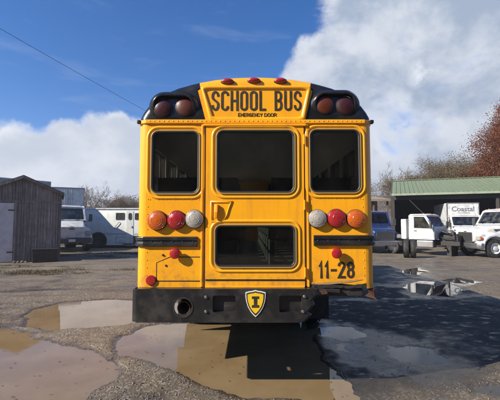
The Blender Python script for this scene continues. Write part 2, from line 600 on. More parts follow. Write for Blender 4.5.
def glyph(ch, w):
    """strokes of a condensed letter, height 1, centre-lines inside 0..w"""
    r = w * 0.5
    O = arc(r, 1 - r, r, r, 90, 180) + arc(r, r, r, r, 180, 360, 12) + arc(r, 1 - r, r, r, 0, 90)
    G2 = {
        'O': [O],
        'C': [arc(r, 1 - r, r, r, 5, 180, 12) + arc(r, r, r, r, 180, 355, 12)],
        'S': [arc(r, 0.765, r, 0.235, 10, 180, 10) + [(0.02 * w, 0.66), (0.25 * w, 0.565), (0.75 * w, 0.445), (0.98 * w, 0.35)] + arc(r, 0.235, r, 0.235, 0, -170, 10)],
        'H': [[(0, 0), (0, 1)], [(w, 0), (w, 1)], [(0, 0.5), (w, 0.5)]],
        'L': [[(0, 1), (0, 0), (w * 0.9, 0)]],
        'U': [[(0, 1)] + arc(r, r, r, r, 180, 360, 12) + [(w, 1)]],
        'B': [[(0, 0.5), (0, 1)] + arc(w * 0.55, 0.76, w * 0.40, 0.24, 90, -90, 10) + [(0, 0.52)], [(0, 0.52), (w * 0.55, 0.52)] + arc(w * 0.55, 0.26, w * 0.45, 0.26, 90, -90, 10) + [(0, 0), (0, 0.52)]],
        'E': [[(w, 1), (0, 1), (0, 0), (w, 0)], [(0, 0.52), (w * 0.8, 0.52)]],
        'M': [[(0, 0), (0, 1), (w / 2, 0.35), (w, 1), (w, 0)]],
        'R': [[(0, 0), (0, 1)] + arc(w * 0.55, 0.75, w * 0.45, 0.25, 90, -90, 8) + [(0, 0.5)], [(w * 0.5, 0.5), (w, 0)]],
        'G': [arc(r, 1 - r, r, r, 10, 180, 10) + arc(r, r, r, r, 180, 360, 10) + [(w, 0.45), (w * 0.5, 0.45)]],
        'N': [[(0, 0), (0, 1), (w, 0), (w, 1)]],
        'Y': [[(0, 1), (w / 2, 0.45), (w / 2, 0)], [(w, 1), (w / 2, 0.45)]],
        'D': [[(0, 0), (0, 1)] + arc(w * 0.4, 1 - w * 0.6, w * 0.6, w * 0.6, 90, 0) + arc(w * 0.4, w * 0.6, w * 0.6, w * 0.6, 0, -90) + [(0, 0)]],
        '1': [[(w * 0.05, 0.78), (w * 0.55, 1.0), (w * 0.55, 0)]],
        '2': [arc(r, 1 - r, r, r, 170, -20, 10) + [(0, 0), (w, 0)]],
        '8': [arc(r, 0.765, r * 0.9, 0.235, 90, 450, 16), arc(r, 0.265, r, 0.265, 90, 450, 16)],
        '-': [[(0, 0.48), (w, 0.48)]],
    }
    return G2[ch]


def stroke_text(mb, text, x0, x1, z0, z1, y, thick, gap=0.9, depth=0.003, space=0.6):
    """letters between x0..x1 and z0..z1 facing -y"""
    rel = {'1': 0.62, '-': 0.75, 'L': 0.9, 'M': 1.2}
    units = sum(space if ch == ' ' else rel.get(ch, 1.0) for ch in text)
    H, Wd = z1 - z0 - thick, x1 - x0
    nl = len(text) - 1
    cell = (Wd - nl * gap * thick) / units        # full letter width
    x = x0
    lay = 0
    for ch in text:
        wch = cell * (space if ch == ' ' else rel.get(ch, 1.0))
        if ch != ' ':
            w = (wch - thick) / H
            for st in glyph(ch, w):
                lay += 1
                yy = y - 0.0003 * (lay % 3)
                pts = [Vector((x + thick / 2 + a * H, z0 + thick / 2 + b2 * H)) for a, b2 in st]
                cl = (pts[0] - pts[-1]).length < 1e-6
                if cl:
                    pts = pts[:-1]
                k = len(pts)
                L, Rr = [], []
                for i, p in enumerate(pts):
                    if cl:
                        d0, d1 = (p - pts[i - 1]).normalized(), (pts[(i + 1) % k] - p).normalized()
                    else:
                        d0 = (p - pts[i - 1]).normalized() if i else (pts[1] - p).normalized()
                        d1 = (pts[i + 1] - p).normalized() if i < k - 1 else d0
                    nn = Vector((-(d0.y + d1.y), d0.x + d1.x))
                    if nn.length < 1e-6:
                        nn = Vector((-d0.y, d0.x))
                    nn.normalize()
                    c2 = max(0.45, nn.dot(Vector((-d0.y, d0.x))))
                    e = p
                    if not cl and i == 0:
                        e = p - d1 * thick / 2
                    if not cl and i == k - 1:
                        e = p + d0 * thick / 2
                    L.append(e + nn * thick / 2 / c2)
                    Rr.append(e - nn * thick / 2 / c2)
                rg = [[(a.x, yy, a.y), (b2.x, yy, b2.y), (b2.x, yy + depth, b2.y), (a.x, yy + depth, a.y)] for a, b2 in zip(L, Rr)]
                if cl:
                    rg.append(rg[0])
                mb.loft(rg, True, not cl, not cl)
        x += wch + gap * thick


def wheel(parent, c, rad, width, axis, rim='white_paint', name='wheel', bolts=True):
    """tyre with its rim; axis points out of the vehicle"""
    ax = Vector(axis)
    w = MB()
    h = width / 2
    w.lathe([(rad * 0.58, -h), (rad * 0.80, -h * 1.05), (rad * 0.95, -h * 0.92), (rad, -h * 0.62), (rad, h * 0.62), (rad * 0.95, h * 0.92), (rad * 0.80, h * 1.05), (rad * 0.58, h)], c, ax, 28)
    for j in range(3):
        o2 = (-0.45 + 0.45 * j) * width
        w.lathe([(rad + 0.001, o2 - 0.045 * width), (rad * 1.012, o2 - 0.04 * width), (rad * 1.012, o2 + 0.04 * width), (rad + 0.001, o2 + 0.045 * width)], c, ax, 28)
    ty = w.build(name, 'rubber', parent, smooth=True)
    r2 = MB()
    r2.lathe([(rad * 0.60, h * 0.95), (rad * 0.56, h * 1.0), (rad * 0.54, h * 0.7), (rad * 0.44, h * 0.35), (rad * 0.24, h * 0.45), (rad * 0.20, h * 0.95), (rad * 0.001, h * 1.0)], c, ax, 24)
    r2.lathe([(rad * 0.60, -h * 0.9), (rad * 0.001, -h * 0.5)], c, ax, 16)
    rm = r2.build('rim', rim, ty, smooth=True)
    return ty


# ------------------------------------------------------------------ ground, puddles
rng = np.random.default_rng(7)
_LAT = rng.random((256, 256))


def vnoise(x, y):
    xi, yi = np.floor(x).astype(int), np.floor(y).astype(int)
    fx, fy = x - xi, y - yi
    fx, fy = fx * fx * (3 - 2 * fx), fy * fy * (3 - 2 * fy)
    a, b2 = _LAT[xi % 256, yi % 256], _LAT[(xi + 1) % 256, yi % 256]
    c2, d = _LAT[xi % 256, (yi + 1) % 256], _LAT[(xi + 1) % 256, (yi + 1) % 256]
    return (a * (1 - fx) + b2 * fx) * (1 - fy) + (c2 * (1 - fx) + d * fx) * fy


def fbm(x, y, o=4):
    s, a, t2 = 0, 1.0, 0
    for k in range(o):
        s = s + a * (vnoise(x * 2 ** k + 17.3 * k, y * 2 ** k + 5.1 * k) - 0.5)
        t2 += a
        a *= 0.55
    return s / t2


def sd_poly(px, py, poly):
    """signed distance, positive inside"""
    d = np.full(px.shape, 1e9)
    ins = np.zeros(px.shape, bool)
    k = len(poly)
    for i in range(k):
        ax, ay = poly[i]
        bx, by = poly[(i + 1) % k]
        ex, ey = bx - ax, by - ay
        t2 = np.clip(((px - ax) * ex + (py - ay) * ey) / (ex * ex + ey * ey + 1e-12), 0, 1)
        d = np.minimum(d, np.hypot(px - ax - t2 * ex, py - ay - t2 * ey))
        cond = ((ay > py) != (by > py)) & (px < (bx - ax) * (py - ay) / (by - ay + 1e-12) + ax)
        ins ^= cond
    return np.where(ins, d, -d)


PUD = {
    'left': [(24, 317), (34, 310), (60, 304), (100, 301), (140, 302), (175, 304), (180, 312), (150, 321), (110, 326), (60, 328), (32, 326)],
    'corner': [(-60, 330), (-10, 331), (25, 334), (52, 344), (92, 356), (110, 366), (104, 380), (84, 394), (70, 420), (-60, 420)],
    'under': [(114, 349), (124, 338), (146, 327), (195, 322), (240, 316), (296, 314), (303, 322), (308, 340), (316, 360), (332, 374), (352, 386), (358, 398), (300, 400), (230, 388), (200, 382), (170, 372), (143, 363), (120, 356)],
    'shade': [(318, 331), (326, 327), (348, 329), (358, 334), (346, 338), (326, 336)],
    'shade2': [(392, 352), (404, 347), (422, 349), (434, 357), (416, 361), (400, 358)],
    'truckmirror': [(408, 287), (422, 281), (444, 283), (466, 290), (450, 296), (424, 294)],
    'far': [(444, 281), (460, 278), (478, 282), (466, 286)],
    'far2': [(402, 272), (418, 268), (428, 271), (414, 274)],
    'rim': [(470, 386), (500, 384), (530, 388), (500, 394)],
}
PUDW = {k: [G(u, v) for u, v in p] for k, p in PUD.items()}
WETREG = [G(u, v) for u, v in [(312, 318), (345, 322), (372, 330), (440, 345), (470, 372), (420, 380), (360, 372), (330, 350)]]
WETREG2 = [G(u, v) for u, v in [(378, 284), (392, 262), (440, 262), (490, 270), (500, 296), (470, 300), (430, 300)]]


def ground_h(x, y):
    near = np.clip(1 - (np.hypot(x, y - 8) - 16) / 14, 0, 1)
    h = 0.026 + 0.030 * fbm(x * 0.7, y * 0.7, 3) + 0.034 * fbm(x * 3.1, y * 3.1, 4) + 0.010 * fbm(x * 14, y * 14, 2)
    wx = x + 0.34 * fbm(x * 0.9 + 31, y * 0.9, 3) + 0.16 * fbm(x * 4.3, y * 4.3 + 11, 3)
    wy = y + 0.34 * fbm(x * 0.9, y * 0.9 + 57, 3) + 0.16 * fbm(x * 4.3 + 23, y * 4.3, 3)
    for reg, dep in ((WETREG, 0.018), (WETREG2, 0.012)):
        s = sd_poly(x, y, reg)
        h = h - dep * np.clip((s + 0.3) / 0.6, 0, 1)
    for k, p in PUDW.items():
        s = sd_poly(wx, wy, p)
        ww = 0.14 if k in ('shade', 'shade2', 'edge', 'faint', 'rim') else 0.16
        tt = np.clip((s + ww * 1.25) / (2 * ww), 0, 1)
        h = h - (0.060 if ww > 0.15 else 0.045) * tt * tt * (3 - 2 * tt)
    # tyre ruts running across behind the bus
    rut = np.exp(-((y - 8.6 - 0.12 * x + 0.3 * np.sin(x * 0.5)) / 0.16) ** 2) + np.exp(-((y - 10.4 - 0.12 * x + 0.3 * np.sin(x * 0.5)) / 0.18) ** 2)
    h = h - 0.016 * rut
    return h * near + 0.026 * (1 - near)


def axis_coords(lo, hi, fine, out_lo, out_hi, grow=1.12):
    c2 = list(np.arange(lo, hi + 1e-6, fine))
    st = fine
    while c2[-1] < out_hi:
        st *= grow
        c2.append(c2[-1] + st)
    st = fine
    pre = [lo]
    while pre[-1] > out_lo:
        st *= grow
        pre.append(pre[-1] - st)
    return np.array(pre[:0:-1] + c2)


gx = axis_coords(-4.8, 7.4, 0.034, -2600, 2600, 1.045)
gy = axis_coords(3.0, 13.0, 0.034, -1500, 3000, 1.035)
XX, YY = np.meshgrid(gx, gy)
HH = ground_h(XX, YY)
nx, ny = len(gx), len(gy)
verts = np.stack([XX.ravel(), YY.ravel(), HH.ravel()], 1)
idx = np.arange(nx * ny).reshape(ny, nx)
quads = np.stack([idx[:-1, :-1].ravel(), idx[:-1, 1:].ravel(), idx[1:, 1:].ravel(), idx[1:, :-1].ravel()], 1)


def np_mesh(name, verts, faces, mat, parent=None, smooth=False, attr=None):
    me = bpy.data.meshes.new(name)
    k = faces.shape[1]
    me.vertices.add(len(verts))
    me.vertices.foreach_set('co', verts.astype(np.float32).ravel())
    me.loops.add(faces.size)
    me.loops.foreach_set('vertex_index', faces.astype(np.int32).ravel())
    me.polygons.add(len(faces))
    me.polygons.foreach_set('loop_start', np.arange(0, faces.size, k, dtype=np.int32))
    me.polygons.foreach_set('loop_total', np.full(len(faces), k, dtype=np.int32))
    if smooth:
        me.polygons.foreach_set('use_smooth', np.ones(len(faces), bool))
    me.update(calc_edges=True)
    if attr is not None:
        a = me.attributes.new(attr[0], 'FLOAT', attr[1])
        a.data.foreach_set('value', attr[2].astype(np.float32))
    me.materials.append(MATS[mat])
    ob = bpy.data.objects.new(name, me)
    COL.objects.link(ob)
    ob.parent = parent
    return ob


# packed gravel, wetter and darker near water; a muddy tone also deepens bus shade
m, t, b = principled('gravel')
pos = geo_pos(t)
sep = t.new('ShaderNodeSeparateXYZ')
t.put(sep.inputs[0], pos)
n1 = t.noise(pos, 0.55, 6, 0.6)
n2 = t.noise(pos, 6.0, 8, 0.65)
vor = t.new('ShaderNodeTexVoronoi')
t.put(vor.inputs['Vector'], pos)
vor.inputs['Scale'].default_value = 42
vor2 = t.new('ShaderNodeTexVoronoi')
t.put(vor2.inputs['Vector'], pos)
vor2.inputs['Scale'].default_value = 110
peb = t.new('ShaderNodeSeparateColor')
t.put(peb.inputs[0], vor.outputs['Color'])
base = t.mix(t.sstep(n1, 0.36, 0.66), (0.118, 0.084, 0.047), (0.164, 0.127, 0.080))
base = t.mix(t.math('MULTIPLY', t.sstep(n2, 0.42, 0.68), 0.55), base, (0.095, 0.072, 0.052))
base = t.mix(t.math('MULTIPLY', t.sstep(peb.outputs[0], 0.62, 0.95), 0.6), base, (0.30, 0.275, 0.24))
base = t.mix(t.math('MULTIPLY', t.sstep(peb.outputs[1], 0.70, 0.98), 0.6), base, (0.06, 0.05, 0.042))
trk = t.noise(t.vmath('MULTIPLY', pos, (0.30, 1.9, 1.0)), 1.0, 6, 0.62, 0.4)
base = t.mix(t.math('MULTIPLY', t.sstep(trk, 0.47, 0.66), 0.62), base, (0.070, 0.050, 0.035))
base = t.mix(t.math('MULTIPLY', t.sstep(t.noise(pos, 0.23, 5, 0.6, 0.5), 0.52, 0.68), 0.45), base, (0.195, 0.158, 0.104))
hz = t.math('ADD', sep.outputs['Z'], t.math('MULTIPLY', t.math('SUBTRACT', n2, 0.5), 0.012))
wet = t.sstep(hz, 0.026, 0.004)
base = t.mix(t.math('MULTIPLY', wet, 0.55), base, t.mix(1.0, base, (0.40, 0.36, 0.32), 'MULTIPLY'))
shade_mud = t.new('ShaderNodeAttribute')
shade_mud.attribute_name = 'shade_mud'
shade_mudf = shade_mud.outputs['Fac']
base = t.mix(t.math('MULTIPLY', shade_mudf, 0.90), base, t.mix(n2, (0.012, 0.011, 0.010), (0.042, 0.036, 0.030)))  # near-black wet ground, with extra shade painted into the colour
wet = t.math('MAXIMUM', wet, t.math('MULTIPLY', shade_mudf, t.sstep(t.noise(t.vmath('MULTIPLY', pos, (1.0, 1.8, 1.0)), 3.4, 8, 0.7), 0.53, 0.66)))
t.put(b.inputs['Base Color'], base)
t.put(b.inputs['Roughness'], t.math('SUBTRACT', 0.88, t.math('MULTIPLY', wet, t.math('ADD', 0.40, t.math('MULTIPLY', n2, 0.50)))))
bp = t.new('ShaderNodeBump')
bp.inputs['Strength'].default_value = 0.45
bp.inputs['Distance'].default_value = 0.010
hgt = t.math('ADD', t.math('MULTIPLY', vor.outputs['Distance'], -0.8), t.math('ADD', t.math('MULTIPLY', vor2.outputs['Distance'], -0.4), t.math('MULTIPLY', n2, 0.9)))
t.put(bp.inputs['Height'], hgt)
t.put(b.inputs['Normal'], bp.outputs[0])

SHADE_MUD = [G(u, v) for u, v in [(280, 312), (345, 296), (380, 284), (440, 294), (520, 310), (550, 356), (490, 376), (430, 388), (360, 396), (320, 396), (296, 370)]]  # wet muddy area, coloured extra dark to deepen the bus shade
shade_mudv = np.clip((sd_poly(XX, YY, SHADE_MUD) + 0.35 + 0.55 * fbm(XX * 1.3, YY * 1.3, 4)) / 0.6, 0, 1)
ground = tag(np_mesh('ground', verts, quads, 'gravel', smooth=True, attr=('shade_mud', 'POINT', shade_mudv.ravel())), kind='structure')

# muddy standing water
m, t, b = principled('muddy_water')
pos = geo_pos(t)
mm = t.noise(pos, 1.6, 5, 0.6)
t.put(b.inputs['Base Color'], t.mix(t.sstep(mm, 0.35, 0.7), (0.195, 0.132, 0.064), (0.235, 0.166, 0.088)))
b.inputs['Roughness'].default_value = 0.015
b.inputs['IOR'].default_value = 1.42
bp = t.new('ShaderNodeBump')
bp.inputs['Strength'].default_value = 0.022
bp.inputs['Distance'].default_value = 0.02
t.put(bp.inputs['Height'], t.noise(t.vmath('MULTIPLY', pos, (1.0, 2.2, 1.0)), 4.0, 4, 0.55))
t.put(b.inputs['Normal'], bp.outputs[0])
m, t, b = principled('clear_water')
b.inputs['Base Color'].default_value = (0.035, 0.030, 0.024, 1)
b.inputs['Roughness'].default_value = 0.02
b.inputs['IOR'].default_value = 1.36


def water(poly, zi, mat, grow=0.35):
    cx2 = sum(p[0] for p in poly) / len(poly)
    cy2 = sum(p[1] for p in poly) / len(poly)
    pts = []
    for x, y in poly:
        d = math.hypot(x - cx2, y - cy2)
        k = (d + grow) / d
        pts.append((cx2 + (x - cx2) * k, cy2 + (y - cy2) * k, -0.0008 * zi))
    tri = tessellate_polygon([[Vector((p[0], p[1], 0)) for p in pts]])
    o = MB().add(pts, tri).build('puddle', mat)
    for p in o.data.polygons:
        pass
    if o.data.polygons[0].normal.z < 0:
        o.data.flip_normals()
    return tag(o, kind='structure')


for i, k in enumerate(('left', 'corner', 'under')):
    water(PUDW[k], i, 'muddy_water', 0.30)
# one level of water fills every hollow of the shaded and the far patch
water([G(u, v) for u, v in [(311, 322), (345, 316), (400, 328), (470, 344), (478, 372), (420, 384), (372, 380), (335, 366), (318, 348)]], 5, 'clear_water', 0.0)
water([G(u, v) for u, v in [(372, 292), (385, 262), (440, 258), (500, 268), (510, 300), (470, 306), (420, 304)]], 6, 'clear_water', 0.0)
water(PUDW['rim'], 7, 'clear_water', 0.2)

# loose stones lying on it
NS = 52000
sx_ = rng.uniform(0, 1, NS)
yy_ = 2.9 + 8.5 * rng.uniform(0, 1, NS) ** 1.6
xx_ = (sx_ * 2 - 1) * (yy_ * 0.72 + 0.5)
hh_ = ground_h(xx_, yy_)
clump = fbm(xx_ * 1.1, yy_ * 1.1, 3)
shade_mud_ = np.clip((sd_poly(xx_, yy_, SHADE_MUD) + 0.35 + 0.55 * fbm(xx_ * 1.3, yy_ * 1.3, 4)) / 0.6, 0, 1)
keep = (hh_ > 0.004) & (shade_mud_ < 0.35 + 0.3 * rng.random(NS)) & (rng.uniform(-0.25, 0.25, NS) < clump + 0.06)
xx_, yy_, hh_ = xx_[keep], yy_[keep], hh_[keep]
k = len(xx_)
rad = 0.0028 + 0.0115 * rng.uniform(0, 1, k) ** 3.2
base_oct = np.array([(1, 0, 0), (0, 1, 0), (-1, 0, 0), (0, -1, 0), (0.15, 0.1, 0.8), (0, 0, -0.7)])
ang = rng.uniform(0, 6.28, k)
jit = rng.uniform(0.6, 1.3, (k, 6, 3))
vv = base_oct[None] * jit * rad[:, None, None]
ca, sa = np.cos(ang)[:, None], np.sin(ang)[:, None]
vx = vv[:, :, 0] * ca - vv[:, :, 1] * sa + xx_[:, None]
vy = vv[:, :, 0] * sa + vv[:, :, 1] * ca + yy_[:, None]
vz = vv[:, :, 2] + hh_[:, None] + rad[:, None] * 0.15
vall = np.stack([vx, vy, vz], 2).reshape(-1, 3)
tris = np.array([(0, 1, 4), (1, 2, 4), (2, 3, 4), (3, 0, 4), (1, 0, 5), (2, 1, 5), (3, 2, 5), (0, 3, 5)])
fall = (tris[None] + (np.arange(k) * 6)[:, None, None]).reshape(-1, 3)
tag(np_mesh('loose_gravel', vall, fall, 'stone_grey'), 'small loose stones scattered over the muddy yard', 'gravel', kind='stuff')


# fallen leaves and grit floating or stranded
NL = 900
ly0 = 2.9 + 9 * rng.uniform(0, 1, NL) ** 1.4
lx0 = rng.uniform(-1, 1, NL) * (ly0 * 0.70 + 0.4)
lh = np.maximum(ground_h(lx0, ly0), 0.0) + 0.004
la = rng.uniform(0, 6.28, NL)
lsz = rng.uniform(0.006, 0.020, NL)
lt_ = rng.uniform(-0.35, 0.35, (NL, 4))
cor = [(1, 0), (0, 0.55), (-1, 0), (0, -0.55)]
lv = np.stack([np.stack([lx0 + lsz * (a * np.cos(la) - b2 * np.sin(la)), ly0 + lsz * (a * np.sin(la) + b2 * np.cos(la)), lh + np.abs(lt_[:, i]) * lsz], 1) for i, (a, b2) in enumerate(cor)], 1).reshape(-1, 3)
tag(np_mesh('fallen_leaves', lv, np.arange(NL * 4).reshape(-1, 4), 'brown_leaf', attr=('tone', 'FACE', rng.random(NL))), 'small brown fallen leaves scattered over yard and puddles', 'leaves', kind='stuff')


def grass(name, label, poly, count, hmax, seed):
    g = np.random.default_rng(seed)
    xs, ys = [p[0] for p in poly], [p[1] for p in poly]
    x, y = g.uniform(min(xs), max(xs), count * 2), g.uniform(min(ys), max(ys), count * 2)
    ok = (sd_poly(x, y, poly) > 0) & (fbm(x * 0.9, y * 1.6, 3) > g.uniform(-0.02, 0.22, count * 2))
    x, y = x[ok], y[ok]
    h = ground_h(x, y)
    kk = len(x)
    a = g.uniform(0, 6.28, kk)
    hh = hmax * g.uniform(0.35, 1, kk)
    wd = 0.006 + 0.008 * g.uniform(0, 1, kk)
    lx, ly = g.normal(0, 0.4, kk) * hh, g.normal(0, 0.4, kk) * hh
    p0 = np.stack([x - np.cos(a) * wd, y - np.sin(a) * wd, h - 0.01], 1)
    p1 = np.stack([x + np.cos(a) * wd, y + np.sin(a) * wd, h - 0.01], 1)
    p2 = np.stack([x + lx, y + ly, h + hh], 1)
    v = np.stack([p0, p1, p2], 1).reshape(-1, 3)
    f = np.arange(kk * 3).reshape(-1, 3)
    return tag(np_mesh(name, v, f, 'grass_blade'), label, 'grass', kind='stuff')


grass('grass', 'strip of short olive grass in front of the weathered shed', [G(-40, 278), G(-40, 266), G(60, 266), G(135, 268), G(135, 271), G(70, 275)], 30000, 0.05, 3)
grass('grass', 'thin dry grass along the far edge of the yard', [(-14, 19.2), (-3, 19.2), (-3, 23.3), (-14, 23.3)], 14000, 0.09, 4)

# ------------------------------------------------------------------ the school bus
BX, BY = 0.055, 3.88
bus = thing('school_bus', 'yellow school bus seen square from behind, rear bumper torn off at one end', 'bus', (BX, BY, 0.0))


def q(u, v, dy=0.0):
    p = P(u, v, BY + dy)
    return p.x - BX, p.z


HW, ZB = 1.225, q(255, 288)[1]            # half width, bottom of the rear panels
ZS = q(255, 122)[1]                       # seam under the roof cap
RC = 0.095                                # corner radius
BL = 9.4                                  # length of the passenger body
# roof cross-section, right half from the seam upwards: (half width, z)
roof_r = [(HW, ZS)]
for u, v in ((372, 117), (369, 112), (364, 106), (356, 99.5), (346, 94), (334, 89.5), (320, 86), (312, 84.3), (296, 81.8), (278, 80.0), (255, 79.2)):
    x, z = q(u, v - 4.6 * (122 - v) / 43.0)
    roof_r.append((max(0.0, (u - 255) / 117.5 * HW), z))
prof = roof_r + [(-x, z) for x, z in roof_r[-2::-1]]      # right seam, over the top, left seam


def inset(pr, d):
    out = []
    for i, (x, z) in enumerate(pr):
        a, c2 = pr[max(i - 1, 0)], pr[min(i + 1, len(pr) - 1)]
        if i == 0:
            nn = Vector((-1, 0))
        elif i == len(pr) - 1:
            nn = Vector((1, 0))
        else:
            tt = Vector((c2[0] - a[0], c2[1] - a[1])).normalized()
            nn = Vector((-tt.y, tt.x))
        out.append((x + nn.x * d, z + nn.y * d))
    return out


def round_rings(pr, rr, k=5, y0=0.0):
    """loops turning from the rear face into the sides"""
    rg = []
    for j in range(k + 1):
        a = R(90 * j / k)
        d, y = rr * (1 - math.sin(a)), rr * (1 - math.cos(a))
        rg.append([(x, y0 + y, z) for x, z in inset(pr, d)])
    return rg


# roof skin and roof lining
rb = MB()
rings = [[(x, 0.42, z) for x, z in prof], [(x, BL, z) for x, z in prof]]
rb.loft(rings, False)
rb.build('roof', 'bus_yellow', bus, smooth=True)
ip = inset(prof, 0.055)
MB().loft([[(x, 0.10, z) for x, z in ip], [(x, BL, z) for x, z in ip]], False).build('roof_lining', 'lining', bus, smooth=True)

# rear roof cap: yellow middle with the sign, black corners with the flashers
k_in = 8                                   # profile index where the black corner meets the yellow
rg = round_rings(prof, RC, 5) + [[(x, 0.42, z) for x, z in prof]]
inner = inset(prof, RC)
N = len(prof)
XB, XT = q(206, 120)[0], q(197.5, 84)[0]   # slanted edge of the yellow middle (left side, negative)


def xt(z):
    f = (z - ZS) / (inner[k_in][1] - ZS)
    return abs(XB + (XT - XB) * min(max(f, 0), 1))


for side, nm in ((1, 'right'), (-1, 'left')):
    ids = list(range(0, k_in + 1)) if side == 1 else list(range(N - 1 - k_in, N))
    mb = MB()
    mb.loft([[r_[i] for i in ids] for r_ in rg], False)
    order = ids if side == 1 else ids[::-1]
    fl = [[(inner[i][0], 0.0, inner[i][1]), (side * xt(inner[i][1]), 0.0, inner[i][1])] for i in order]
    mb.loft(fl, False)
    cap = mb.build('corner_cap', 'black_gloss', bus, smooth=True, angle=50)
    tag(cap, 'glossy black roof corner carrying a hooded pair of flashers')
mb = MB()
ids = list(range(k_in, N - k_in))
mb.loft([[r_[i] for i in ids] for r_ in rg], False)
lev = [inner[i] for i in range(0, k_in + 1)]
mb.loft([[(-xt(z), 0.0, z), (xt(z), 0.0, z)] for x, z in lev], False)
mb.loft([[(-inner[i][0], 0.0, inner[i][1]), (inner[i][0], 0.0, inner[i][1])] for i in range(k_in, N // 2 + 1)], False)
mb.build('roof_cap', 'bus_yellow', bus, smooth=True, angle=50)

# raised border of the sign
sl, sr = q(203, 88)[0], q(309, 88)[0]
bl_, br_ = q(212, 118)[0], q(302.5, 118)[0]
zt_, zb_ = q(255, 88)[1], q(255, 119.0)[1]


def sign_loop(off=0.0):
    base = rrect(0, 0, 2, 2, 0.14, 5)(0)
    pts = []
    for a, b2 in base:
        f = (b2 + 1) / 2
        xl, xr = bl_ + (sl - bl_) * f - off, br_ + (sr - br_) * f + off
        pts.append((xl + (xr - xl) * (a + 1) / 2, zb_ + (zt_ - zb_) * f + off * b2))
    return pts


MB().ring(sign_loop, [(0.026, 0.0), (0.020, -0.016), (0.006, -0.020), (-0.010, -0.014), (-0.020, 0.001)]).build('sign_border', 'bus_yellow', bus, smooth=True, angle=60)
lt = MB()
x0, z1 = q(211.5, 91.0)
x1, z0 = q(301.5, 110.8)
stroke_text(lt, 'SCHOOL BUS', x0, x1, z0, z1, -0.0035, 0.0235, gap=0.80, space=0.60)
lt.build('sign_lettering', 'decal_black', bus)
lt = MB()
x0, z1 = q(238, 113.2)
x1, z0 = q(276.5, 116.9)
xm = x0 + (x1 - x0) * 0.655
stroke_text(lt, 'EMERGENCY', x0, xm - 0.010, z0, z1, -0.0035, 0.0050, gap=0.7)
lt.build('door_lettering', 'decal_black', bus)
lt = MB()
stroke_text(lt, 'DOOR', xm + 0.010, x1, z0, z1, -0.0035, 0.0050, gap=0.7)
lt.build('door_lettering', 'decal_black', bus)

# three clearance lamps along the top
for u, v in ((227.5, 81.3), (254, 80.5), (280.5, 80.8)):
    x, z = q(u, v)
    lm = MB()
    lm.lathe([(0.072, 0.0), (0.072, 0.012), (0.066, 0.018)], (x, 0.010, z - 0.008), (0, -1, 0.35), 24, cap1=True, sx=1.0, sz=0.42)
    l0 = lm.build('clearance_lamp', 'black_paint', bus, smooth=True)
    lm = MB()
    lm.lathe([(0.066, 0.014), (0.062, 0.030), (0.045, 0.042), (0.020, 0.048), (0.001, 0.049)], (x, 0.010, z - 0.008), (0, -1, 0.35), 24, sx=1.0, sz=0.42)
    lm.build('lens', 'lens_red', l0, smooth=True)

# flashers under their hoods
for (ur, ua, v0, sd) in ((163, 185, 107.2, -1), (345, 325, 105.2, 1)):
    xr, zr = q(ur, v0 + 0.8)
    xa, za = q(ua, v0)
    cxh, czh = (xr + xa) / 2, (zr + za) / 2 + 0.012
    fn = rrect(cxh, czh, 0.42, 0.215, 0.106, 8)

    def hood_ring(off, zone):
        out = []
        for x, z in fn(off):
            f = min(max((z - (czh - 0.10)) / 0.20, 0), 1)
            # slanted away towards the outer roof edge
            out.append((x, -zone * (0.003 + 0.050 * f * f * (3 - 2 * f)), z))
        return out
    hd = MB()
    hd.loft([hood_ring(0.050, -0.1), hood_ring(0.036, 0.25), hood_ring(0.020, 0.70), hood_ring(0.006, 0.96), hood_ring(-0.004, 1.0), hood_ring(-0.009, 0.92), hood_ring(-0.012, -0.1)], True)
    ho = hd.build('flasher_hood', 'black_gloss', bus, smooth=True, angle=60)
    for x, z, mt in ((xr, zr, 'flash_red'), (xa, za, 'flash_amber')):
        lm = MB()
        lm.lathe([(0.098, 0.0), (0.098, 0.010), (0.090, 0.013)], (x, -0.001, z), (0, -1, 0), 28)
        l0 = lm.build('flasher_bezel', 'gasket', ho, smooth=True)
        lm = MB()
        lm.lathe([(0.091, 0.006), (0.086, 0.016), (0.066, 0.026), (0.035, 0.032), (0.001, 0.034)], (x, -0.001, z), (0, -1, 0), 28)
        lm.build('flasher_lens', mt, ho, smooth=True)

# rain rail at the seam, with rivets
gz0, gz1 = q(255, 124.2)[1], q(255, 120.2)[1]
rail = MB()
pts = []
for side in (-1, 1):
    pass
rail.loft([[(x, y, gz0 + 0.006), (x, y - 0.0, gz1), (x * 0.992, y + 0.018, gz1 + 0.006), (x * 0.992, y + 0.018, gz0)] for x, y in
           [(-HW - 0.012, 0.5), (-HW - 0.012, 0.09), (-HW + 0.02, 0.012), (-HW + 0.085, -0.022), (HW - 0.085, -0.022), (HW - 0.02, 0.012), (HW + 0.012, 0.09), (HW + 0.012, 0.5)]], True)
rl = rail.build('rain_rail', 'bus_yellow', bus, bevel=0.004)
rv = MB()
for i in range(46):
    x = -1.10 + 2.2 * i / 45
    rv.lathe([(0.007, 0), (0.005, 0.004), (0.001, 0.006)], (x, -0.0215, (gz0 + gz1) / 2 + 0.006), (0, -1, 0), 7)
tag(rv.build('rivets', 'bus_yellow', rl, smooth=True), kind='stuff')
MB().box(-HW - 0.018, -HW + 0.02, 0.0, 0.05, gz0 + 0.010, gz1 + 0.004).build('marker_lamp', 'flash_red', bus, bevel=0.008)
MB().box(HW - 0.02, HW + 0.02, 0.0, 0.05, gz0 + 0.010, gz1 + 0.006).build('marker_lamp', 'black_paint', bus, bevel=0.008)

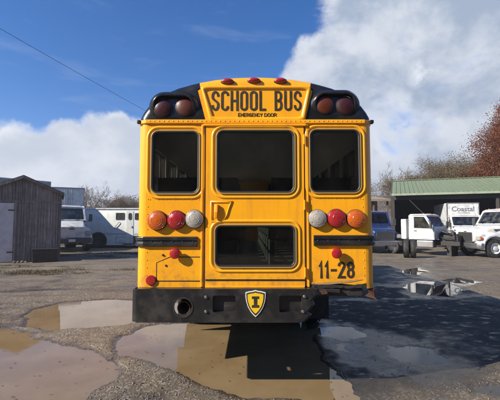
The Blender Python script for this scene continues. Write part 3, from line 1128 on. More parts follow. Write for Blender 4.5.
# rounded corner posts
for side in (-1, 1):
    mb = MB()
    rgs = []
    for zz in (ZB - 0.004, gz0 + 0.004):
        row = [(side * (HW - RC), 0.0, zz)]
        for j in range(1, 7):
            a = R(90 * j / 6)
            row.append((side * (HW - RC + RC * math.sin(a)), RC * (1 - math.cos(a)), zz))
        row.append((side * HW, 0.16, zz))
        rgs.append(row)
    mb.loft(rgs, False)
    mb.build('corner_post', 'bus_yellow', bus, smooth=True)


def win_box(u0, u1, v0, v1):
    a, b2 = q(u0, v1), q(u1, v0)
    return (a[0] + b2[0]) / 2, (a[1] + b2[1]) / 2, b2[0] - a[0], b2[1] - a[1]


def rear_window(u0, u1, v0, v1, y, r=0.07, bead=True):
    """rounded rear window with bead, rubber and pane, on a panel whose face is at y"""
    cx2, cz2, w, h = win_box(u0, u1, v0, v1)
    fn = rrect(cx2, cz2, w, h, r, 7)
    g = MB()
    g.ring(fn, [(0.012, y + 0.0), (0.010, y - 0.010), (0.0, y - 0.016), (-0.012, y - 0.014), (-0.020, y - 0.004), (-0.020, y + 0.014)])
    wn = g.build('window', 'gasket', bus, smooth=True, angle=60)
    pn = MB()
    pn.plate(fn(-0.014), (), (0, y + 0.002, 0), t=0.005)
    pn.build('pane', 'bus_glass', wn)
    if bead:
        MB().ring(fn, [(0.013, y - 0.004), (0.013, y - 0.015), (0.005, y - 0.0185), (0.000, y - 0.015)]).build('bead', 'bead_metal', wn, smooth=True, angle=60)
        MB().ring(fn, [(0.062, y), (0.055, y - 0.009), (0.046, y - 0.012), (0.036, y - 0.010), (0.026, y - 0.001)]).build('embossed_frame', 'bus_yellow', wn, smooth=True, angle=60)
    return fn(-0.004)


hl = rear_window(151.5, 199.5, 131.5, 193.5, 0.0)
hr = rear_window(310.5, 359.5, 130, 192.5, 0.0)
DY = -0.016
hd1 = rear_window(217, 294, 131, 193, DY)
hd2 = rear_window(215.5, 295, 225.5, 266.5, DY, 0.06)

XL, XR = q(205.2, 200)[0], q(304.6, 200)[0]
EP = HW - RC
zp1 = gz0 + 0.004
zpb = ZB
MB().plate([(-EP, zpb), (XL - 0.004, zpb), (XL - 0.004, zp1), (-EP, zp1)], [hl], t=0.03).build('rear_panel', 'bus_yellow', bus)
# the right lower corner is bent and rusted along its edge
MB().plate([(XR + 0.004, zpb + 0.02), (0.70, zpb + 0.035), (0.86, zpb + 0.045), (1.02, zpb + 0.032), (EP, zpb + 0.03), (EP, zp1), (XR + 0.004, zp1)], [hr], t=0.03).build('rear_panel', 'bus_yellow', bus)
ed = MB()
rr0 = random.Random(5)
lo, hi = [], []
for i in range(22):
    x = XR + 0.03 + (EP - XR - 0.03) * i / 21
    lo.append((x, -0.006 + 0.005 * rr0.random(), zpb - 0.004 + 0.008 * rr0.random()))
    hi.append((x, -0.0025, zpb + 0.036 + 0.012 * math.sin(i * 0.35) + 0.004 * rr0.random()))
ed.loft([lo, hi], False)
tag(ed.build('bent_flange', 'dark_metal', bus), 'bent rusty lower edge of the right rear panel')
ed = MB()
lo, hi = [], []
for i in range(20):
    x = XR + 0.06 + (EP - XR - 0.10) * i / 19
    hw2 = 0.003 + 0.009 * math.sin(math.pi * i / 19) + 0.006 * rr0.random()
    zc2 = zpb + 0.040 + 0.045 * (i / 19) ** 2
    lo.append((x, -0.0035, zc2 - hw2 * 0.5))
    hi.append((x, -0.0035, zc2 + hw2))
ed.loft([lo, hi], False)
tag(ed.build('peeled_paint', 'peeled', bus), 'pale strip where the paint has peeled')

# emergency door
door = MB()
door.plate([(XL + 0.006, ZB + 0.012), (XR - 0.006, ZB + 0.012), (XR - 0.006, zp1 - 0.012), (XL + 0.006, zp1 - 0.012)], [hd1, hd2], (0, DY, 0), t=0.035)
dr = door.build('emergency_door', 'bus_yellow', bus)
for x in (XL, XR):
    MB().box(x - 0.006, x + 0.006, -0.003, 0.012, ZB, zp1).build('door_seal', 'gasket', bus)
for x in (XL - 0.032, XR + 0.032):
    MB().box(x - 0.012, x + 0.012, -0.013, 0.004, ZB + 0.01, zp1 - 0.004).build('door_jamb', 'bus_yellow', bus, bevel=0.006)
MB().box(XL - 0.02, XR + 0.02, -0.032, -0.002, zp1 - 0.03, zp1 - 0.006).build('door_drip', 'bus_yellow', bus, bevel=0.006)
MB().box(XL + 0.01, XR - 0.01, DY - 0.010, DY + 0.01, ZB + 0.006, ZB + 0.020).build('door_sill', 'bus_yellow', bus, bevel=0.003)
MB().box(XL + 0.01, XR - 0.01, DY - 0.004, DY + 0.01, q(255, 280.5)[1], q(255, 279)[1]).build('door_crease', 'gasket', dr)
for v in (140, 205, 272):
    x, z = q(302, v)
    hg = MB()
    hg.tube([(XR - 0.004, DY - 0.012, z - 0.05), (XR - 0.004, DY - 0.012, z + 0.05)], 0.009, 10)
    hg.build('hinge', 'bus_yellow', dr, smooth=True)
# handle in its D-shaped dish
hx, hz_ = q(211.5, 202)
wx, wz = 0.205, 0.205
Dl = [(hx, hz_), (hx + wx, hz_)] + [(hx + wx - 0.02 - 0.10 * (1 - math.cos(R(a))), hz_ - wz * math.sin(R(a)) * 1.0) for a in (20, 40, 60, 78, 90)] + [(hx + 0.02, hz_ - wz), (hx, hz_ - wz + 0.02)]


def Dfn(off=0.0):
    cx2, cz2 = hx + wx / 2 - 0.01, hz_ - wz / 2
    return [(cx2 + (x - cx2) * (1 + off / 0.1), cz2 + (z - cz2) * (1 + off / 0.1)) for x, z in Dl]


hm = MB()
hm.ring(Dfn, [(0.012, DY), (0.008, DY - 0.010), (-0.002, DY - 0.012), (-0.010, DY - 0.003), (-0.012, DY - 0.001)])
hdsh = hm.build('handle_dish', 'bus_yellow', dr, smooth=True, angle=60)
hm = MB()
ax, az = hx + 0.055, hz_ - 0.045
hm.loft([[(ax - 0.016, DY - 0.002, az + 0.02), (ax + 0.016, DY - 0.002, az + 0.02), (ax + 0.016, DY - 0.030, az + 0.02), (ax - 0.016, DY - 0.030, az + 0.02)],
         [(ax - 0.020, DY - 0.008, az - 0.06), (ax + 0.014, DY - 0.008, az - 0.06), (ax + 0.014, DY - 0.046, az - 0.06), (ax - 0.020, DY - 0.046, az - 0.06)],
         [(ax - 0.024, DY - 0.012, az - 0.125), (ax + 0.008, DY - 0.012, az - 0.125), (ax + 0.008, DY - 0.036, az - 0.125), (ax - 0.024, DY - 0.036, az - 0.125)]], True, True, True)
hm.build('handle', 'bus_yellow', dr, bevel=0.006)


# rear lamps, each on its rubber ring
def rear_lamp(u, v, rpx, mat, label):
    x, z = q(u, v, -0.05)
    r = rpx / 100.0
    mb = MB()
    mb.lathe([(r * 1.05, 0.0), (r * 1.05, 0.018), (r * 0.98, 0.022)], (x, 0.0, z), (0, -1, 0), 32)
    bz = mb.build('rear_lamp', 'gasket', bus, smooth=True)
    tag(bz, label)
    mb = MB()
    mb.lathe([(r * 1.0, 0.014), (r * 0.99, 0.034), (r * 0.93, 0.042), (r * 0.90, 0.040), (r * 0.86, 0.044), (r * 0.55, 0.055), (r * 0.50, 0.053), (r * 0.45, 0.057), (0.001, 0.062)], (x, 0.0, z), (0, -1, 0), 32)
    mb.build('lens', mat, bz, smooth=True, angle=25)
    for a in range(3):
        mb = MB()
        px2, pz2 = x + r * 0.78 * math.cos(R(90 + 120 * a)), z + r * 0.78 * math.sin(R(90 + 120 * a))
        mb.lathe([(0.006, 0.042), (0.005, 0.050), (0.001, 0.051)], (px2, 0, pz2), (0, -1, 0), 8)
        mb.build('screw', 'steel', bz)


rear_lamp(156.5, 220.5, 9.8, 'lens_amber', 'amber turn lamp at the left end')
rear_lamp(175.8, 219.8, 9.4, 'lens_red', 'red brake lamp of the left trio')
rear_lamp(194, 219.0, 9.2, 'lens_clear', 'clear reversing lamp of the left trio')
rear_lamp(318, 218.6, 9.2, 'lens_clear', 'clear reversing lamp of the right trio')
rear_lamp(337.2, 218.2, 9.4, 'lens_red', 'red brake lamp of the right trio')
rear_lamp(357, 218.8, 9.4, 'lens_amber', 'amber turn lamp at the right end')

# small stalked red lamps and reflector
for u, v in ((174, 254), (337.6, 253.6)):
    x, z = q(u, v, -0.09)
    mb = MB()
    mb.lathe([(0.046, 0.0), (0.046, 0.008), (0.030, 0.014), (0.030, 0.040), (0.050, 0.044)], (x, 0.0, z), (0, -1, 0), 24)
    k0 = mb.build('stalk_lamp', 'bus_yellow', bus, smooth=True)
    mb = MB()
    mb.lathe([(0.052, 0.040), (0.054, 0.054), (0.047, 0.066), (0.025, 0.074), (0.001, 0.076)], (x, 0.0, z), (0, -1, 0), 24)
    mb.build('lens', 'lens_red', k0, smooth=True)
x, z = q(151, 280.2)
mb = MB()
mb.lathe([(0.052, 0.0), (0.052, 0.012), (0.046, 0.018), (0.02, 0.021), (0.001, 0.021)], (x, 0.0, z), (0, -1, 0), 24)
mb.build('reflector', 'lens_red', bus, smooth=True)

# access flap outline, lower left
fx0, fz0 = q(156, 281.5)
fx1, fz1 = q(203, 262.5)
mb = MB()
fpoly = [(fx0, fz0), (fx1, fz0), (fx1, fz1 + 0.06), (fx0 + 0.14, fz1 + 0.06), (fx0, fz1)]
inn = [(fx0 + 0.010, fz0 + 0.010), (fx1 - 0.010, fz0 + 0.010), (fx1 - 0.010, fz1 + 0.05), (fx0 + 0.143, fz1 + 0.05), (fx0 + 0.010, fz1 - 0.004)]
mb.plate(fpoly, [inn], (0, -0.002, 0), t=0.003)
fo = mb.build('access_flap', 'gasket', bus)
mb = MB()
mb.plate([(a * 1.0, b2) for a, b2 in inn], (), (0, -0.004, 0), t=0.004)
mb.build('flap_skin', 'bus_yellow', fo)
for u, v in ((166, 265.5), (163, 255)):
    x, z = q(u, v)
    MB().lathe([(0.012, 0), (0.010, 0.007), (0.001, 0.009)], (x, -0.003, z), (0, -1, 0), 12).build('latch_screw', 'dark_metal', fo, smooth=True)

# black rub rails
for u0, u1, v0, v1, sd in ((135.5, 197, 236.5, 247, -1), (314, 375.5, 235, 246, 1)):
    a, b2 = q(u0, v1, -0.03), q(u1, v0, -0.03)
    z0, z1 = a[1], b2[1]
    x_in = b2[0] if sd == -1 else a[0]
    path = [(x_in, -0.004), (x_in - sd * 0.0, -0.004)]
    xo = sd * (HW + 0.022)
    path = [(x_in, -0.030), (xo - sd * 0.10, -0.030), (xo - sd * 0.035, -0.008), (xo, 0.05), (xo, BL)]
    hz2 = (z0 + z1) / 2
    rings = []
    for i, (x, y) in enumerate(path):
        nx2, ny2 = ((0, 1) if i < 2 else ((-sd * 0.7, 0.7) if i == 2 else (-sd, 0)))
        prf = [(0.032, z0), (0.0, z0 + 0.008), (0.0, z0 + 0.040), (0.010, z0 + 0.046), (0.010, z1 - 0.046), (0.0, z1 - 0.040), (0.0, z1 - 0.008), (0.032, z1)]
        rings.append([(x + nx2 * d, y + ny2 * d, zz) for d, zz in prf])
    rl = MB().loft(rings, True, True, True).build('rub_rail', 'black_paint', bus, bevel=0.003)
    for j in range(5):
        x = x_in + (xo - sd * 0.12 - x_in) * (j + 0.4) / 5
        MB().lathe([(0.009, 0), (0.007, 0.005), (0.001, 0.006)], (x, -0.020, hz2), (0, -1, 0), 10).build('rail_bolt', 'dark_metal', rl)

# fleet number
lt = MB()
x0, z1 = q(318.5, 261.5)
x1, z0 = q(354.5, 278.2)
stroke_text(lt, '11-28', x0, x1, z0, z1, -0.0035, 0.0235, gap=0.55)
lt.build('fleet_number', 'decal_black', bus)
# fine rivet rows on the panels
rv = MB()
for v, us in ((199.5, [150 + 8.2 * i for i in range(7)]), (198.5, [311 + 8.2 * i for i in range(7)])):
    for u in us:
        x, z = q(u, v)
        rv.lathe([(0.006, 0), (0.004, 0.004), (0.001, 0.005)], (x, 0.0, z), (0, -1, 0), 7)
for side in (-1, 1):
    for i in range(22):
        rv.lathe([(0.006, 0), (0.004, 0.004), (0.001, 0.005)], (side * (EP - 0.02), 0.0, ZB + 0.05 + 0.078 * i), (0, -1, 0), 7)
tag(rv.build('rivets', 'bus_yellow', bus, smooth=True), kind='stuff')

# ---- bumper: a black channel with pipe hole and two pockets, right end torn away
BPY = -0.105


def qb(u, v):
    return q(u, v, BPY)


bz0, bz1 = qb(255, 321.5)[1], qb(255, 290)[1]
bxl = -HW - 0.005
bxr = qb(313, 300)[0]
pipe_c = qb(183, 307.5)
pipe_r = 9.3 / 99.5
pk1 = (qb(224, 304), 0.225, 0.165)
pk2 = (qb(290.5, 304), 0.225, 0.165)
hole_p = circle(pipe_c[0], pipe_c[1], pipe_r, 28)
h1 = rrect(pk1[0][0], pk1[0][1], pk1[1], pk1[2], 0.02, 3)
h2 = rrect(pk2[0][0], pk2[0][1], pk2[1], pk2[2], 0.02, 3)
torn = [(bxr - 0.10, bz0), (bxr - 0.055, bz0 + 0.05), (bxr - 0.075, bz0 + 0.09), (bxr - 0.02, bz0 + 0.15), (bxr - 0.035, bz0 + 0.20), (bxr + 0.03, bz0 + 0.26), (bxr + 0.01, bz1)]
mb = MB()
mb.plate([(bxl + 0.05, bz0)] + torn + [(bxl + 0.05, bz1)], [hole_p(), h1(), h2()], (0, BPY, 0), t=0.014)
# flanges and the corner wrapped round the left side
mb.loft([[(x, y, bz1 - 0.002), (x, y + 0.0, bz1 + 0.010), (x2, y2, bz1 + 0.010), (x2, y2, bz1 - 0.002)] for x, y, x2, y2 in
         [(bxl + 0.05, BPY + 0.001, bxl + 0.05, 0.05), (bxr, BPY + 0.001, bxr, 0.05)]], True, True, True)
mb.loft([[(x, y, bz0 - 0.008), (x, y + 0.0, bz0 + 0.002), (x2, y2, bz0 + 0.002), (x2, y2, bz0 - 0.008)] for x, y, x2, y2 in
         [(bxl + 0.05, BPY - 0.012, bxl + 0.05, 0.03), (bxr - 0.11, BPY - 0.012, bxr - 0.11, 0.03)]], True, True, True)
cr = []
for j in range(7):
    a = R(90 * j / 6)
    cr.append((bxl + 0.05 - 0.05 * math.sin(a), BPY + 0.05 * (1 - math.cos(a))))
cr.append((bxl, 0.70))
mb.loft([[(x, y, bz0 - 0.004), (x, y, bz1 + 0.004), (x + 0.014, y + 0.010, bz1 + 0.004), (x + 0.014, y + 0.010, bz0 - 0.004)] for x, y in cr], True, True, True)
# torn end curls back
mb.loft([[(x, BPY + 0.001, z) for x, z in torn], [(x + 0.035, BPY + 0.03, z * 0.995 + 0.004) for x, z in torn], [(x + 0.045 + 0.02 * math.sin(i * 2.3), BPY + 0.10 + 0.03 * math.cos(i * 1.7), z) for i, (x, z) in enumerate(torn)]], False)
bump = mb.build('bumper', 'bumper_paint', bus, smooth=True, angle=30)
tag(bump, 'black steel bumper torn off before its right end')
MB().ring(hole_p, [(0.006, BPY + 0.004), (0.006, BPY - 0.005), (-0.004, BPY - 0.005), (-0.004, BPY + 0.02)]).build('pipe_rim', 'dark_metal', bump, smooth=True)
tp = MB()
tp.lathe([(0.064, -0.055), (0.064, 0.6), (0.058, 0.6), (0.058, -0.055), (0.064, -0.055)], (pipe_c[0] - 0.003, 0.0, pipe_c[1] - 0.015), (0, 1, 0), 24)
tp.tube([(pipe_c[0] - 0.003, 0.6, pipe_c[1] - 0.015), (pipe_c[0] + 0.02, 1.2, pipe_c[1] + 0.05), (pipe_c[0] + 0.05, 4.0, pipe_c[1] + 0.05)], 0.062, 16)
tp.build('tailpipe', 'rust', bus, smooth=True)
for (c2, w2, h3), fn in ((pk1, h1), (pk2, h2)):
    pm = MB()
    pm.ring(fn, [(0.0, BPY + 0.001), (-0.002, BPY + 0.05)])
    pm.plate(fn(-0.002), (), (0, BPY + 0.05, 0), t=0.01)
    pm.build('bumper_pocket', 'bumper_paint', bump)
for u, v in ((206, 297), (206, 311.5), (304.5, 296.5), (303, 311.5)):
    x, z = qb(u, v)
    MB().lathe([(0.017, 0), (0.017, 0.006), (0.012, 0.014), (0.001, 0.016)], (x, BPY, z), (0, -1, 0), 12).build('bumper_bolt', 'steel', bump, smooth=True)


# maker's shield
def shield(cx2, cz2, w, h):
    half = [(0, 1.0), (0.30, 0.93), (0.62, 0.90), (1.0, 0.82), (0.99, 0.45), (0.92, 0.10), (0.75, -0.30), (0.48, -0.66), (0.20, -0.92), (0, -1.05)]
    return [(cx2 + x * w / 2, cz2 + z * h / 2) for x, z in half] + [(cx2 - x * w / 2, cz2 + z * h / 2) for x, z in half[-2:0:-1]]


sx0, sz0 = qb(255.5, 303)
s1 = MB().plate(shield(sx0, sz0, 0.200, 0.255), (), (0, BPY - 0.0075, 0), t=0.007).build('shield_badge', 'white_decal', bump)
MB().plate(shield(sx0, sz0 + 0.001, 0.182, 0.232), (), (0, BPY - 0.009, 0), t=0.002).build('shield_band', 'decal_black', s1)
MB().plate(shield(sx0, sz0 + 0.003, 0.156, 0.200), (), (0, BPY - 0.0105, 0), t=0.002).build('shield_field', 'yellow_decal', s1)
iz = sz0 + 0.012
MB().plate([(sx0 - 0.036, iz + 0.055), (sx0 + 0.036, iz + 0.055), (sx0 + 0.036, iz + 0.030), (sx0 + 0.017, iz + 0.030), (sx0 + 0.017, iz - 0.030), (sx0 + 0.036, iz - 0.030), (sx0 + 0.036, iz - 0.055),
            (sx0 - 0.036, iz - 0.055), (sx0 - 0.036, iz - 0.030), (sx0 - 0.017, iz - 0.030), (sx0 - 0.017, iz + 0.030), (sx0 - 0.036, iz + 0.030)], (), (0, BPY - 0.012, 0), t=0.0015).build('shield_letter', 'decal_black', s1)

# wreckage where the bumper is missing
wr = MB()
wr.box(0.62, 1.10, 0.02, 0.10, ZB - 0.085, ZB - 0.012)
wr.hexa([(0.55, -0.05, ZB - 0.02), (0.86, -0.02, ZB - 0.05), (0.86, 0.06, ZB - 0.05), (0.55, 0.06, ZB - 0.03)], [(0.55, -0.05, ZB + 0.0), (0.86, -0.02, ZB - 0.012), (0.86, 0.06, ZB - 0.012), (0.55, 0.06, ZB + 0.0)])
wr.build('bumper_bracket', 'dark_metal', bus, bevel=0.006)
pt = MB()
x, z = qb(321, 294)
pt.hexa([(x - 0.07, -0.06, z - 0.03), (x + 0.08, -0.05, z - 0.005), (x + 0.08, -0.045, z - 0.005), (x - 0.07, -0.055, z - 0.03)], [(x - 0.04, -0.065, z + 0.025), (x + 0.06, -0.055, z + 0.03), (x + 0.06, -0.05, z + 0.03), (x - 0.04, -0.06, z + 0.025)])
tag(pt.build('torn_plate', 'rust', bus), 'bent bare metal plate hanging from the bracket')
sk = MB()
xs, zs = HW, ZB
sk.loft([[(xs - 0.075, 0.03, zs + 0.02), (xs - 0.02, 0.06, zs + 0.02), (xs + 0.002, 0.14, zs + 0.02)],
         [(xs - 0.075, -0.005, zs - 0.05), (xs - 0.005, 0.03, zs - 0.05), (xs + 0.02, 0.14, zs - 0.05)],
         [(xs - 0.12, -0.02, zs - 0.075), (xs - 0.02, 0.0, zs - 0.085), (xs + 0.03, 0.12, zs - 0.08)],
         [(xs - 0.03, -0.03, zs - 0.10), (xs + 0.01, -0.01, zs - 0.12), (xs + 0.04, 0.10, zs - 0.10)]], False)
tag(sk.build('bent_skirt', 'rust', bus), 'bent rusty skirt corner at the lower right')
x, z = q(376, 291)
MB().box(x - 0.030, x + 0.002, 0.0, 0.02, z - 0.02, z + 0.022).build('reflector', 'flash_red', bus, bevel=0.01)

# ---- sides with their windows
ZSK = ZB - 0.02
nw = 11
for side in (-1, 1):
    holes = []
    for i in range(nw):
        yc = 0.75 + i * 0.76
        holes.append(rrect(yc, 2.30, 0.64, 0.66, 0.06, 3))
    mb = MB()
    mb.plate([(0.16, ZSK), (BL, ZSK), (BL, ZS + 0.004), (0.16, ZS + 0.004)], [h() for h in holes], (side * HW, 0, 0), (0, 1, 0), (0, 0, 1), (side, 0, 0), 0.05)
    sw = mb.build('side_panel', 'bus_yellow', bus)
    MB().plate([(0.16, ZB + 0.08), (BL - 0.05, ZB + 0.08), (BL - 0.05, ZS), (0.16, ZS)], [h(-0.028) for h in holes], (side * (HW - 0.060), 0, 0), (0, 1, 0), (0, 0, 1), (-side, 0, 0), 0.004).build('wall_lining', 'lining', bus)
    for h in holes:
        f = MB()
        lo_, li_ = h(0.02), h(-0.025)
        f.loft([[(side * (HW + d), a, b2) for a, b2 in lp] for d, lp in ((0.001, lo_), (0.008, lo_), (0.008, li_), (-0.045, li_))], True)
        yc, zc = (h()[0][0] + h()[14][0]) / 2, 2.30
        f.box(side * HW - 0.02, side * HW + 0.006, min(a for a, _ in li_), max(a for a, _ in li_), zc - 0.012, zc + 0.012)
        wn = f.build('side_window', 'gasket', bus)
        g2 = MB()
        g2.plate(li_, (), (side * (HW - 0.012), 0, 0), (0, 1, 0), (0, 0, 1), (side, 0, 0), 0.004)
        g2.build('pane', 'side_glass', wn)
    for zz in (1.28, 1.72):
        MB().box(side * HW - 0.001 if side > 0 else side * HW - 0.02, side * HW + 0.02 if side > 0 else side * HW + 0.001, 0.3, BL - 0.2, zz, zz + 0.07).build('side_rail', 'black_paint', bus, bevel=0.006)
    # skirt below the floor with wheel opening
    zk = 0.56 if side == -1 else ZSK - 0.16
    sk2 = [(0.66, zk), (2.30, zk)] + [(2.95 + 0.64 * math.cos(R(a)), 0.50 + 0.64 * math.sin(R(a))) for a in range(172, 0, -12)] + [(3.60, zk), (BL, zk), (BL, ZSK), (0.66, ZSK)]
    zz_ok = [(a, min(max(b2, zk), ZSK - 0.03) if 2.3 < a < 3.6 else b2) for a, b2 in sk2]
    if side == -1:
        MB().plate(zz_ok, (), (side * (HW - 0.004), 0, 0), (0, 1, 0), (0, 0, 1), (side, 0, 0), 0.03).build('skirt', 'bus_yellow', bus)
    else:
        zz_ok = [(max(a, 1.1), b2) for a, b2 in zz_ok]
        MB().plate(zz_ok, (), (side * (HW - 0.004), 0, 0), (0, 1, 0), (0, 0, 1), (side, 0, 0), 0.03).build('skirt', 'bus_yellow', bus)
# front bulkhead, bonnet
mb = MB()
fw = [(-HW + 0.003, ZSK), (HW - 0.003, ZSK), (HW - 0.003, ZS)] + [(x * 0.997, z - 0.003) for x, z in prof[1:-1]] + [(-HW + 0.003, ZS)]
mb.plate(fw, [rrect(0, 2.22, 2.1, 0.75, 0.08, 4)()], (0, BL - 0.01, 0), nrm=(0, 1, 0), t=0.03)
mb.build('front_bulkhead', 'bus_yellow', bus)
MB().plate(rrect(0, 2.22, 2.08, 0.73, 0.08, 4)(), (), (0, BL - 0.03, 0), t=0.005).build('windscreen', 'bus_glass', bus)
mb = MB()
rgs = []
for y, w2, z0, z1 in ((BL + 0.005, 1.12, 0.70, 1.60), (BL + 0.7, 1.08, 0.70, 1.52), (BL + 1.3, 0.98, 0.70, 1.38), (BL + 1.45, 0.92, 0.72, 1.26)):
    rgs.append([(x, y, z) for x, z in rrect(0, (z0 + z1) / 2, 2 * w2, z1 - z0, 0.14, 4)()])
mb.loft(rgs, True, True, True)
mb.build('bonnet', 'bus_yellow', bus, smooth=True)
# floor, frame, axle, tanks
MB().box(-HW + 0.06, HW - 0.06, 0.035, BL - 0.05, ZB + 0.02, ZB + 0.07).build('floor', 'floor_rubber', bus)
for x in (-0.46, 0.40):
    MB().box(x, x + 0.06, 0.0, BL, ZB - 0.24, ZB - 0.02).build('frame_rail', 'dark_metal', bus)
ax_ = MB()
ax_.tube([(-0.95, 2.95, 0.5), (0.95, 2.95, 0.5)], 0.07, 14)
ax_.lathe([(0.02, -0.2), (0.16, -0.14), (0.21, 0.0), (0.16, 0.14), (0.02, 0.2)], (0, 2.95, 0.5), (0, 1, 0), 18)
ax_.build('rear_axle', 'dark_metal', bus, smooth=True)
for side in (-1, 1):
    wheel(bus, (side * 1.03, 2.95, 0.50), 0.50, 0.24, (side, 0, 0), 'plastic_grey')
    wheel(bus, (side * 0.70, 2.95, 0.50), 0.50, 0.24, (side, 0, 0), 'plastic_grey')
    wheel(bus, (side * 1.00, BL + 0.55, 0.50), 0.50, 0.24, (side, 0, 0), 'plastic_grey')
    MB().box(side * 0.88 - 0.32, side * 0.88 + 0.32, 2.20, 2.215, 0.22, ZB - 0.03).build('mud_flap', 'rubber', bus, bevel=0.003)
    sp = MB()
    for j in range(4):
        sp.box(side * 0.46 - 0.04, side * 0.46 + 0.04, 2.2 + 0.12 * j, 3.7 - 0.12 * j, 0.40 - 0.014 * j, 0.41 - 0.014 * j)
    sp.build('leaf_spring', 'dark_metal', bus)
MB().box(-0.34, 0.34, 0.55, 1.75, 0.74, 1.0).build('fuel_tank', 'dark_metal', bus, bevel=0.05)
# seats
s0 = MB()
s0.box(-0.48, 0.48, -0.36, 0.06, 0.38, 0.50)
s0.hexa([(-0.49, 0.0 - 0.40, 0.42), (0.49, -0.40, 0.42), (0.49, -0.30, 0.42), (-0.49, -0.30, 0.42)], [(-0.47, -0.50, 1.12), (0.47, -0.50, 1.12), (0.47, -0.42, 1.12), (-0.47, -0.42, 1.12)])
s0.box(-0.46, -0.42, -0.30, -0.26, 0.0, 0.38)
s0.box(0.42, 0.46, -0.30, -0.26, 0.0, 0.38)
first = s0.build('seat', 'seat_vinyl', bus, bevel=0.03)
first.location = (-0.66, 0.95, ZB + 0.07)
for i in range(11):
    for side in (-1, 1):
        if i == 0 and side == -1:
            continue
        copy_child(first, bus, (side * 0.66, 0.95 + 0.74 * i, ZB + 0.07))

# ------------------------------------------------------------------ trees
def bare_tree_mesh(name, seed, height, spread=0.5, levels=5, trunk_r=0.16, lean=0.0, twig_w=0.009):
    """(trunk and limbs mesh, fine twig mesh) of a leafless tree, base at the origin"""
    rr = random.Random(seed)
    wood, tw = MB(), []

    def grow(p, d, ln, r, lv):
        npt = 4 if lv < 2 else 3
        pts, rs = [p], [r]
        for i in range(npt):
            d = (d + Vector((rr.gauss(0, 0.13), rr.gauss(0, 0.13), rr.gauss(0.05, 0.08)))).normalized()
            p = p + d * ln / npt
            pts.append(p)
            rs.append(r * (1 - 0.45 * (i + 1) / npt))
        if lv < 3:
            wood.tube(pts, rs, 7 if lv == 0 else 5, False)
        else:
            for a, b2, r1, r2 in zip(pts[:-1], pts[1:], rs[:-1], rs[1:]):
                tw.append((a, b2, max(r1, twig_w), max(r2, twig_w * 0.6)))
        if lv >= levels:
            return
        k = rr.randint(3, 4) if lv else rr.randint(5, 7)
        for i in range(k):
            f = rr.uniform(0.35, 1.0) if lv else rr.uniform(0.30, 1.0)
            j = min(int(f * npt), npt - 1)
            o = pts[j] + (pts[j + 1] - pts[j]) * (f * npt - j)
            a = rr.uniform(0, 6.283)
            sd = Vector((math.cos(a), math.sin(a), rr.uniform(0.1, 0.9)))
            nd = (d * (1 - spread) + sd * spread * 1.3).normalized()
            grow(o, nd, ln * rr.uniform(0.48, 0.72), rs[j] * rr.uniform(0.4, 0.6), lv + 1)

    grow(Vector((0, 0, -0.1)), Vector((lean, 0, 1)).normalized(), height * 0.55, trunk_r, 0)
    return wood, tw


def twig_mesh(name, tw, seed):
    """thin crossed slivers, one for each twig"""
    g = np.random.default_rng(seed)
    a = np.array([x[0] for x in tw])
    b2 = np.array([x[1] for x in tw])
    r1 = np.array([x[2] for x in tw])[:, None]
    r2 = np.array([x[3] for x in tw])[:, None]
    d = b2 - a
    s = np.cross(d, g.normal(size=d.shape))
    s /= np.linalg.norm(s, axis=1)[:, None] + 1e-9
    s2 = np.cross(d, s)
    s2 /= np.linalg.norm(s2, axis=1)[:, None] + 1e-9
    c3 = -0.5 * s + 0.87 * s2
    c4 = -0.5 * s - 0.87 * s2
    v = np.stack([a + s * r1, a + c3 * r1, a + c4 * r1, b2 + s * r2, b2 + c3 * r2, b2 + c4 * r2], 1).reshape(-1, 3)
    o = (np.arange(len(tw)) * 6)[:, None, None]
    f = (np.array([(0, 1, 4, 3), (1, 2, 5, 4), (2, 0, 3, 5)])[None] + o).reshape(-1, 4)
    return v, f


def leaf_cloud(centres, radius, count, size, seed, squash=0.8):
    g = np.random.default_rng(seed)
    c2 = np.array(centres)
    i = g.integers(0, len(c2), count)
    p = c2[i] + g.normal(size=(count, 3)) * radius * np.array([1, 1, squash])
    u = g.normal(size=(count, 3))
    u /= np.linalg.norm(u, axis=1)[:, None]
    w = np.cross(u, g.normal(size=(count, 3)))
    w /= np.linalg.norm(w, axis=1)[:, None]
    s = size * g.uniform(0.5, 1.3, (count, 1))
    v = np.stack([p - u * s, p + w * s * 0.6, p + u * s, p - w * s * 0.6], 1).reshape(-1, 3)
    f = np.arange(count * 4).reshape(-1, 4)
    tone = np.clip(g.normal(0.5, 0.22, count) + (g.uniform(-0.25, 0.25, len(c2)))[i], 0, 1)
    return v, f, tone


TREES = {}


def make_tree_kind(key, seed, height, leaf=None, **kw):
    wood, tw = bare_tree_mesh(key, seed, height, **kw)
    root = bpy.data.objects.new('tmp', None)
    trunk = wood.build('trunk', 'bark', None, smooth=True)
    v, f = twig_mesh('crown', tw, seed)
    crown = np_mesh('crown', v, f, 'twig')
    parts = [trunk, crown]
    if leaf:
        mat, count, size, rad = leaf
        ends = [tuple(x[1]) for x in tw]
        v, f, tone = leaf_cloud(ends, rad, count, size, seed)
        parts.append(np_mesh('foliage', v, f, mat, attr=('tone', 'FACE', tone)))
    bpy.data.objects.remove(root)
    TREES[key] = [parts, False]


def place_tree(key, name, label, x, y, rz=0.0, s=1.0, group=None, z=0.0):
    parts, used = TREES[key]
    root = thing(name, label, 'tree', (x, y, z), rz, group, s)
    for p in parts:
        if used:
            copy_child(p, root)
        else:
            p.parent = root
    TREES[key][1] = True
    return root


